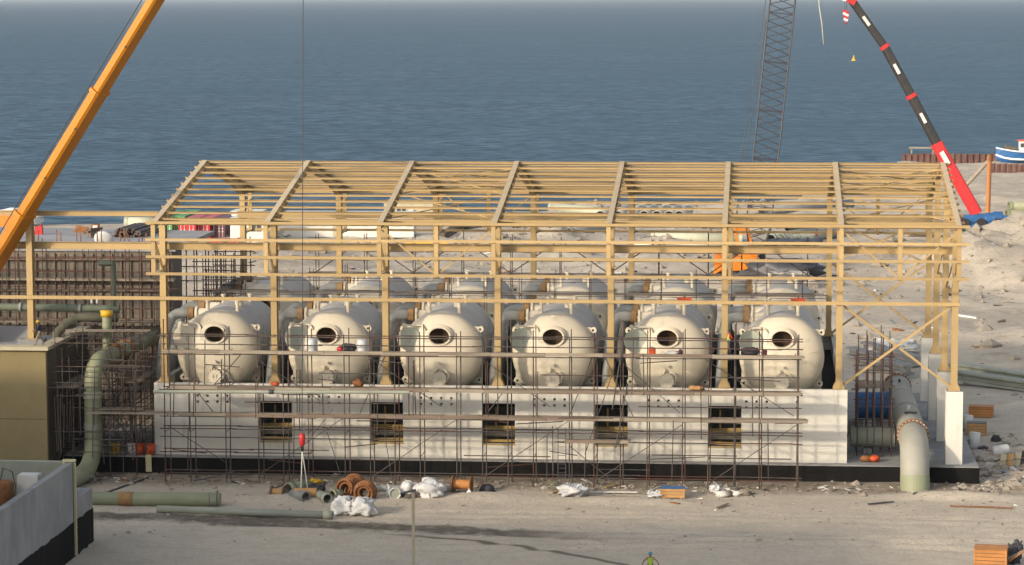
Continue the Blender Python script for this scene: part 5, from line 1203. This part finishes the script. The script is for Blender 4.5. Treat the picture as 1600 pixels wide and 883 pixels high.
box2('bitumen_coat', (-4,-25.748,-1.4), (BX+.03,-25.70,.95), M_BITUM_SHADE, ba); box2('floor', (-14,-56,1.8), (BX-.425,-30.255,2.0), M_CONC, ba)
wsx = thing('waterstop_strip', 'cream plastic strip running up the joint of the basin wall', 'strip', (1.2,-30.3,-1.2))
box2('upright', (BX+.035,-30.5,-1.1), (BX+.16,-30.28,4.55), M_CRM, wsx); box2('head', (BX-.62,-30.52,4.64), (BX+.16,-30.26,4.78), M_CRM, wsx); box2('short_leg', (BX-.62,-30.52,4.1), (BX-.5,-30.26,4.638), M_CRM, wsx)
for k in range(9): box('clip', (BX+.17,-30.4,-.6+k*.6), (.05,.12,.05), M_CRM, wsx)
dr = thing('rusty_drum', 'brown drum with a hoop handle inside the basin', 'drum', (-2.9,-32.5,2)); p = P(8,760,-32.5)
lathe('barrel', [(2.0,0),(2.0,.62),(p.z+.2,.62),(p.z+.35,.5),(p.z+.35,0)], M_RUST, dr, T(p.x-.1,-32.5,0), 24); pipe('hoop', [(p.x-.3,-32.5,p.z+.3),(p.x-.1,-32.5,p.z+1.1),(p.x+.45,-32.5,p.z+.9),(p.x+.62,-32.5,p.z+.1),(p.x+.6,-32.5,p.z-.6)], .035, M_DARK, dr, 6)
wb = thing('white_block', 'white plastic tank behind the basin wall', 'block', (-1,-31.5,2)); p = P(46,755,-31.6); box2('body', (p.x-.65,-32,2.0), (p.x+.62,-31,P(46,742,-31.6).z), M_OFFW, wb); box2('lid', (p.x-.6,-31.95,P(46,742,-31.6).z), (p.x+.57,-31.05,P(46,742,-31.6).z+.05), M_PLASW, wb)
mn = thing('sand_bank', 'grey spoil bank along the foot of the ochre building', 'bank', G(30,716,-1.0)); lump('spoil', (-12,-6.5,-.9), (7.5,2.0,1.3), M_CONC, mn, 55, .15, True, 40, 14)

# ------------------------------------------------------------------ big pipe in the open end bay
bp = thing('intake_pipe', 'very thick grey-green pipe coming forward through the open right bay and turning down', 'pipe', (53.2,-2,-1.2))
pipe('pipe_body', [(53.25,24,2.0),(53.2,1.0,1.9),(53.18,-2.6,1.45),(53.15,-3.6,-1.9)], 1.0, mat('grey_sand_pipe', (.36,.345,.29), (.30,.29,.245), .6, .5, c3=(.24,.22,.18), t3=.62, s3=.6), bp, 32, 2.9)
for y, z, m_ in ((24.0,2.0,M_RUST),(.9,1.9,M_RUST)):
    fl_ = lathe('flange', [(-.1,.99),(-.1,1.13),(.1,1.13),(.1,.99)], m_, bp, T(53.22,y,z), 32, 'y', False)
    for k in range(24): a = 2*math.pi*k/24; tube('bolt', (53.22+1.07*math.cos(a),y-.17,z+1.07*math.sin(a)), (53.22+1.07*math.cos(a),y+.17,z+1.07*math.sin(a)), .04, M_OFFW, fl_, 6)
lathe('lower_band', [(-1.4,1.0),(-1.4,1.015),(-.1,1.015),(-.1,1.0)], M_GRP, bp, T(53.16,-3.3,-.2) @ Matrix.Rotation(R(-16),4,'X'), 32, 'z', False)
for y in (16.5,9.5): lathe('joint_ring', [(-.06,.99),(-.06,1.02),(.06,1.02),(.06,.99)], MATS['grey_sand_pipe'], bp, T(53.22,y,1.97), 32, 'y', False)
tube('lifting_stub', (53.2,20,2.9), (53.2,20,3.2), .09, M_DARK, bp); tube('lifting_stub', (53.2,6.3,2.88), (53.2,6.3,3.2), .09, M_OFFW, bp)
box('inspection_hatch', (53.25,4.5,2.96), (.9,.5,.12), M_DARK, bp)
bl = thing('blue_pipe', 'dark blue pipe end standing behind the scaffold tower', 'pipe', (50.8,12,1)); lathe('pipe_body', [(-1.2,1.0),(.9,1.0),(.95,1.08),(1.1,1.08),(1.1,.0)], M_BLUE, bl, T(51.0,13,2.2), 28, 'x'); box('support', (49.6,13,.55), (1.2,1.2,1.0), M_CONC, bl); box('support', (51.4,13,.55), (.5,1.2,1.0), M_CONC, bl)
gl = thing('branch_pipe', 'dull green branch pipe joining the big grey pipe from the left', 'pipe', (51,3,1)); tube('pipe_body', (49.0,4.6,1.15), (52.3,4.6,1.15), .75, M_GRPD, gl, 24); tube('flange', (52.0,4.6,1.15), (52.2,4.6,1.15), .86, M_GREYP, gl, 24); box('support', (50.2,4.6,.2), (.6,1.2,.4), M_CONC, gl)
for k, (u_, v_, m_, lb) in enumerate(((1352,722,M_RUST,'rust-coloured bag on the plinth under the scaffold tower'),(1366,719,M_ORED,'orange-red bag on the plinth beside the rust-coloured one'))):
    p = P(u_,v_-2,.6); p.z = .12; t = thing('sack', lb, 'bag', p); lump('bag', p+Vector((0,0,.12)), (.36,.3,.24), m_, t, 140+k, .3, True, 14, 8)
# rubble and rubbish right of the corner pedestal
for k, (u_, v_, s, lb) in enumerate(((1510,672,.42,'upper white barrel leaning by the corner pedestal'),(1521,700,.42,'middle white barrel in the rubbish pile'),(1551,712,.38,'white barrel lying farthest right in the rubbish pile'))):
    p = G(u_, v_); t = thing('plastic_barrel', lb, 'barrel', p, 'white barrels in the rubbish pile'); d = Vector((1,.2,.15)) if k == 2 else Vector((.1,.1,1)); Mx, _ = frame_matrix(p+Vector((0,0,.3 if k == 2 else 0)), p+Vector((0,0,.3 if k == 2 else 0))+d)
    lathe('barrel', [(0,0),(0,s*.9),(.05,s),(1.15,s),(1.2,s*.9),(1.2,0)], M_PLASW, t, Mx, 22); lathe('hoop', [(.55,s),(.6,s*1.05),(.65,s)], M_PLASW, t, Mx, 22)
for k, (u_, v_) in enumerate(((1567,731),(1578,730),(1590,728),(1600,726))):
    p = G(u_, v_); t = thing('leaning_panel', f'{NUMS[k]} from left of the pale upright panels in the right rubbish pile', 'panel', p, 'pale upright panels'); box('panel', p+Vector((0,0,.5)), (.42,.12,1.0), (M_COPING,M_CRATE,M_COPING,M_GREYS)[k], t, rot=Matrix.Rotation(.15,4,'Y')); box('batten', p+Vector((0,-.09,.5)), (.4,.04,.1), M_BOARD[1], t)
for k, (u_, v_, s, m_, lb) in enumerate(((1556,690,(.35,.3,.3),M_FABRIC,'dark bag right of the wooden crate in the rubbish pile'),(1560,739,(.5,.25,.1),M_BLUE,'blue plastic scrap on the ground right of the plinth end'),(1536,702,(.4,.3,.12),M_FABRIC,'flat black tyre scrap in the rubbish pile'))):
    t = thing('scrap_lump', lb, 'scrap', G(u_,v_)); lump('scrap', G(u_,v_)+Vector((0,0,s[2]*.7)), s, m_, t, 150+k, .3, True, 14, 8)
ps = thing('plastic_sheeting', 'white plastic sheeting heap on the ground behind the X brace', 'sheet', G(1385,556))
for k in range(9): lump('sheet', G(1372+k*6+random.uniform(-2,2),553-random.uniform(0,16))+Vector((0,0,.35)), (1.0,.9,.3), M_OFFW, ps, 170+k, .6, True, 18, 9)
tp = thing('tarpaulin_heap', 'grey tarpaulin covered heap right of the crawler crane', 'tarpaulin', G(1228,434)); lump('sheet', G(1228,436)+Vector((0,0,.9)), (4.2,2,1.5), M_GREYS, tp, 190, .35); lump('fold', G(1240,438)+Vector((0,0,.5)), (2.2,1.5,.8), M_GREYP, tp, 191, .4)
sn = thing('plank_pile', 'steel sheets and timber beside the orange yard machine on the right', 'planks', G(1430,375))
for k in range(4): bar('plank', G(1410+k*4,372+k)+Vector((0,0,.3+.2*k)), G(1470+k*3,374+k)+Vector((0,0,.3+.2*k)), .5,.12,(M_BOARD[1],M_CRATE,M_GREYS)[k%3], sn)

# loose rubble (nobody could count it)
def rubble(name, label, spots, seed):
    r_ = np.random.default_rng(seed); V = []; F = []; base = [(0,0,1),(.9,0,.3),(.28,.85,.3),(-.72,.53,.3),(-.72,-.53,.3),(.28,-.85,.3),(.5,.5,-.6),(-.5,.5,-.6),(-.5,-.5,-.6),(.5,-.5,-.6)]
    fac = [(0,1,2),(0,2,3),(0,3,4),(0,4,5),(0,5,1),(1,6,2),(2,6,7),(2,7,3),(3,7,8),(3,8,4),(4,8,9),(4,9,5),(5,9,6),(5,6,1)]
    zz = height(np.array([[q[0] for q in spots]]), np.array([[q[1] for q in spots]]))[0]
    for (x, y, s), z in zip(spots, zz):
        z = float(z); b = len(V); a = r_.random()*6.28
        for (p, q_, w) in base:
            k = s*r_.uniform(.7,1.2); V.append((x+(p*math.cos(a)-q_*math.sin(a))*k, y+(p*math.sin(a)+q_*math.cos(a))*k, z+w*k*.7))
        F += [tuple(b+i for i in t) for t in fac]
    o = mesh_obj(name, V, F, M_ROCK); o['kind'] = 'stuff'; o['label'] = label; o['category'] = 'rubble'
sp_ = []
for k in range(900): sp_.append((random.uniform(-4,66), random.uniform(-26,-5), random.expovariate(1/.035)+.02))
for k in range(700): sp_.append((random.uniform(-6,60), random.gauss(-3.6,1.3), random.expovariate(1/.06)+.03))
for k in range(500): sp_.append((random.gauss(61,3), random.gauss(5,7), random.expovariate(1/.10)+.04))
for k in range(60): sp_.append((random.gauss(60,2.2), random.gauss(-3,.8), random.uniform(.15,.4)))
for k in range(2600): sp_.append((random.uniform(-40,100), random.uniform(40,225), random.expovariate(1/.2)+.06))
for mx, my, mh, sx_, sy_ in MOUNDS[:16]:
    for k in range(70): sp_.append((random.gauss(mx,sx_*.8), random.gauss(my,sy_*.8), random.expovariate(1/.22)+.08))
rubble('rubble', 'scattered pale stones and rubble over the sandy site', sp_, 5)

def litter(name, label, spots, mats, seed):
    r_ = random.Random(seed); V = []; F = []; I = []
    zz = height(np.array([[q[0] for q in spots]]), np.array([[q[1] for q in spots]]))[0]
    for (x, y, s), z in zip(spots, zz):
        l, w, h = s*r_.uniform(.8,3), s*r_.uniform(.15,.7), s*r_.uniform(.08,.35); M_ = T(x,y,float(z)+h*.3) @ Matrix.Rotation(r_.uniform(0,3.14),4,'Z') @ Matrix.Rotation(r_.uniform(-.3,.3),4,'Y'); b = len(V); mi = r_.randrange(len(mats))
        V += [M_ @ Vector((a*l+r_.uniform(-.1,.1)*s, c*w, d*h)) for a,c,d in box_geo()[0]]; F += [tuple(b+i for i in q) for q in BOXF]; I += [mi]*6
    o = mesh_obj(name, V, F, mats[0], mats=mats, idx=I); o['kind'] = 'stuff'; o['label'] = label; o['category'] = 'debris'
ls_ = [(random.uniform(-5,58), random.gauss(-3.9,1.1), random.uniform(.1,.35)) for k in range(420)] + [(random.uniform(-3,62), random.uniform(-13,-6), random.uniform(.06,.2)) for k in range(160)] + [(random.gauss(61,2.5), random.gauss(4,6), random.uniform(.15,.5)) for k in range(160)]
litter('building_litter', 'scattered small scraps of wood and metal on the ground round the building', ls_, [M_BOARD[0],M_BOARD[1],M_BOARD[2],M_FABRIC,M_OFFW,M_RUST], 9)
ls_ = [(random.uniform(-40,100), random.uniform(42,215), random.uniform(.25,.9)) for k in range(420)]
litter('yard_litter', 'scattered boards, pipes and scrap over the storage yard behind the building', ls_, [M_BOARD[0],M_BOARD[1],M_FABRIC,M_GREYP,M_RUST,M_OFFW,M_BOARD[2]], 10)
# ------------------------------------------------------------------ people
def person(label, pos, rz, shirt, trousers, helmet=None, vest=None, lean=0.0, step=.18, arms='down', H=1.72, hair=None):
    t = thing('person', label, 'person', pos, None, rz); M0 = WM[t]; k = H/1.72
    J = {}; E_ = []; Rr = {}
    def j(n, p, r, par=None):
        x, y, z = p; c, s = math.cos(lean), math.sin(lean)
        if z > .92: dz = z-.92; y, z = y*c-dz*s, .92+dz*c+y*s      # lean forward (-Y) about the hip
        J[n] = Vector((x,y,z))*k; Rr[n] = r*k
        if par: E_.append((par, n))
    j('pelvis',(0,0,.93),.145); j('waist',(0,0,1.08),.135,'pelvis'); j('chest',(0,0,1.30),.155,'waist'); j('neck',(0,0,1.47),.06,'chest'); j('jaw',(0,-.015,1.54),.07,'neck'); j('head',(0,-.005,1.62),.10,'jaw'); j('crown',(0,.005,1.69),.075,'head'); 
    for s, sg in (('l',-1),('r',1)):
        j('hip'+s,(sg*.095,0,.90),.10,'pelvis'); j('knee'+s,(sg*.11,-sg*step*.6-.03,.49),.07,'hip'+s); j('ank'+s,(sg*.12,-sg*step,.10),.047,'knee'+s); j('foot'+s,(sg*.125,-sg*step-.13,.045),.042,'ank'+s)
        j('sh'+s,(sg*.185,0,1.40),.07,'chest')
        if arms == 'down': el, wr = (sg*.25,.03,1.13), (sg*.25,-.10,.90)
        elif arms == 'fwd': el, wr = (sg*.24,-.10,1.15), (sg*.14,-.34,1.12)
        else: el, wr = (sg*.40,-.08,1.22), (sg*.46,-.30,1.10)
        j('el'+s, el, .05, 'sh'+s); j('wr'+s, wr, .034, 'el'+s); d = (Vector(wr)-Vector(el)).normalized(); pl = Vector(wr)+d*.07; j('palm'+s, pl, .036, 'wr'+s)
        sd = Vector((0,1,0)) if abs(d.y) < .8 else Vector((1,0,0))
        for q in range(4): j(f'f{q}'+s, pl+d*(.085+.012*(1.5-abs(q-1.5)))+sd*(q-1.5)*.022+Vector((-sg*.012,0,0)), .010, 'palm'+s)
        j('th'+s, pl+d*.02-sd*.055+Vector((-sg*.02,0,0)), .011, 'palm'+s)
    names = list(J); me = bpy.data.meshes.new('body'); me.from_pydata([J[n] for n in names], [(names.index(a), names.index(b)) for a, b in E_], [])
    o = bpy.data.objects.new('tmp', me); COL.objects.link(o); sk = o.modifiers.new('s','SKIN'); sk.use_smooth_shade = True
    for i, n in enumerate(names): me.skin_vertices[0].data[i].radius = (Rr[n]*(1.15 if n in ('pelvis','waist','chest') else 1), Rr[n]*(.85 if n in ('pelvis','waist','chest') else 1)); me.skin_vertices[0].data[i].use_root = (n == 'pelvis')
    sb = o.modifiers.new('u','SUBSURF'); sb.levels = 1; sb.render_levels = 1
    bpy.context.view_layer.update(); bme = bpy.data.meshes.new_from_object(o.evaluated_get(bpy.context.evaluated_depsgraph_get())); bpy.data.objects.remove(o)
    bme.name = 'body'; bme.materials.clear()
    for m_ in (M_SKIN, shirt, trousers, M_DARK, vest or shirt): bme.materials.append(m_)
    nn = [(J[n], n) for n in names]
    for p in bme.polygons:
        n = min(nn, key=lambda q: (q[0]-p.center).length)[1]; p.use_smooth = True
        p.material_index = 3 if n.startswith('foot') else 2 if n.startswith(('ank','knee','hip','pelvis')) else 4 if n in ('waist','chest') else 1 if n.startswith(('sh','el')) else 0
    link(bpy.data.objects.new('body', bme), t, M0)
    hd, cr_ = J['head'], (J['crown']-J['jaw']).normalized(); Mx, _ = frame_matrix(hd, hd+cr_)
    for sg in (-1,1): lump('eye', M0 @ (hd+Vector((sg*.034,-.093,.0))*k), (.012*k,.008*k,.008*k), M_DARK, t, 1, 0, False, 8, 5)
    lump('nose', M0 @ (hd+Vector((0,-.105,-.025))*k), (.014*k,.02*k,.022*k), M_SKIN, t, 1, 0, False, 8, 5)
    for sg in (-1,1): lump('ear', M0 @ (hd+Vector((sg*.1,.005,-.01))*k), (.012*k,.02*k,.03*k), M_SKIN, t, 1, 0, False, 8, 5)
    if helmet:
        lathe('helmet', [(.0,.13*k),(.012,.165*k),(.02,.128*k),(.08*k,.12*k),(.125*k,.075*k),(.14*k,0)], helmet, t, M0 @ Mx @ T(0,0,.02), 20)
    else: lathe('hair', [(-.02,.108*k),(.05*k,.112*k),(.09*k,.085*k),(.11*k,0)], hair or M_DARK, t, M0 @ Mx @ T(0,0,.01), 18)
    return t
M_NAVY = mat('navy_cloth', (.02,.025,.06), (.025,.03,.07), .9, 4); M_KHAKI = mat('khaki_cloth', (.30,.23,.15), (.26,.2,.13), .9, 4); M_LIME = mat('lime_vest', (.35,.5,.05), (.3,.45,.05), .8, 4); M_REDC = mat('red_cloth', (.5,.03,.03), (.42,.03,.03), .85, 4); M_TROU = mat('grey_trousers', (.06,.06,.075), (.08,.08,.09), .9, 4)
M_TEAL = mat('teal_helmet', (.05,.25,.36), (.05,.22,.33), .4, 4); M_PINK = mat('plaid_cloth', (.25,.13,.10), (.34,.24,.18), .9, 14)
p = P(1139,552,-3.55); person('worker in red shirt and lime vest standing on the upper deck before the last column', (p.x,-3.5,8.03), R(120), M_REDC, M_TROU, None, M_LIME, H=1.75, arms='fwd')
p = P(61,529,-3.6); person('worker in navy shirt and yellow helmet stepping on the ochre building roof', (p.x+.05,-3.6,8.25), R(-70), M_NAVY, M_KHAKI, M_YEL, M_NAVY, lean=.15, step=.3, arms='fwd', H=1.75)
p = G(1276,378); person('distant worker in pink-red shirt standing in the yard beyond the right bays', p, R(10), M_REDC, M_TROU, None, H=1.75)
p = G(1016,909); person('worker in teal helmet, plaid sleeves and lime vest at the bottom edge', (p.x,p.y,-1.2), R(5), M_PINK, M_TROU, M_TEAL, M_LIME, arms='out', H=1.72)

# ------------------------------------------------------------------ unseen tall blocks left of the view, shaped back from the shade on the yard
pb = thing('plant_building', 'unseen tall grey block left of the yard, shaped from the shade it throws', 'building', (-70,-90,-1.2))
k = 1/math.tan(SUN_EL); hx_, hy_ = math.sin(SUN_AZ)*k, math.cos(SUN_AZ)*k
H1 = 20.0; x1 = 15.0-hx_*(H1+1.2); y1 = -17.5-hy_*(H1+1.2); y2 = -hy_*(H1-4.3)
box2('tall_block', (x1-60,y1-25,-1.3), (x1,y2,H1), M_CONC, pb); box2('low_wing', (x1+.01,y1-30,-1.3), (6,y1,H1-.02), M_CONC, pb)
box2('plinth_course', (x1-60,y2+.01,-1.3), (x1-.5,y2+.3,.6), M_CONC, pb)
y1 = y2-60
for r_ in range(4):
    for c_ in range(12): box('window', (x1-42+c_*3.6,y1+60.02,1.5+r_*4.2), (1.8,.06,1.7), M_GLASS, pb)

# ------------------------------------------------------------------ haze over the sea
hz = mesh_obj('haze', [(x,y,z) for z in (-8,75) for x,y in ((-61000,-400),(61000,-400),(61000,61000),(-61000,61000))], BOXF, M_DARK)
hz['kind'] = 'stuff'; hz['label'] = 'thin pale sea haze fading the far water'
hm = bpy.data.materials.new('haze_air'); hm.use_nodes = True; nt = hm.node_tree; nt.nodes.clear()
out = nt.nodes.new('ShaderNodeOutputMaterial'); pv = nt.nodes.new('ShaderNodeVolumePrincipled'); pv.inputs['Color'].default_value = (.80,.86,.95,1); pv.inputs['Density'].default_value = .00004; pv.inputs['Anisotropy'].default_value = .2
nt.links.new(pv.outputs[0], out.inputs['Volume']); hz.data.materials.clear(); hz.data.materials.append(hm)
scene.cycles.use_denoising = True; scene.cycles.max_bounces = 6; scene.cycles.diffuse_bounces = 3; scene.cycles.glossy_bounces = 3; scene.cycles.transmission_bounces = 2; scene.cycles.volume_bounces = 0; scene.cycles.sample_clamp_indirect = 4
scene.cycles.caustics_reflective = False; scene.cycles.caustics_refractive = False
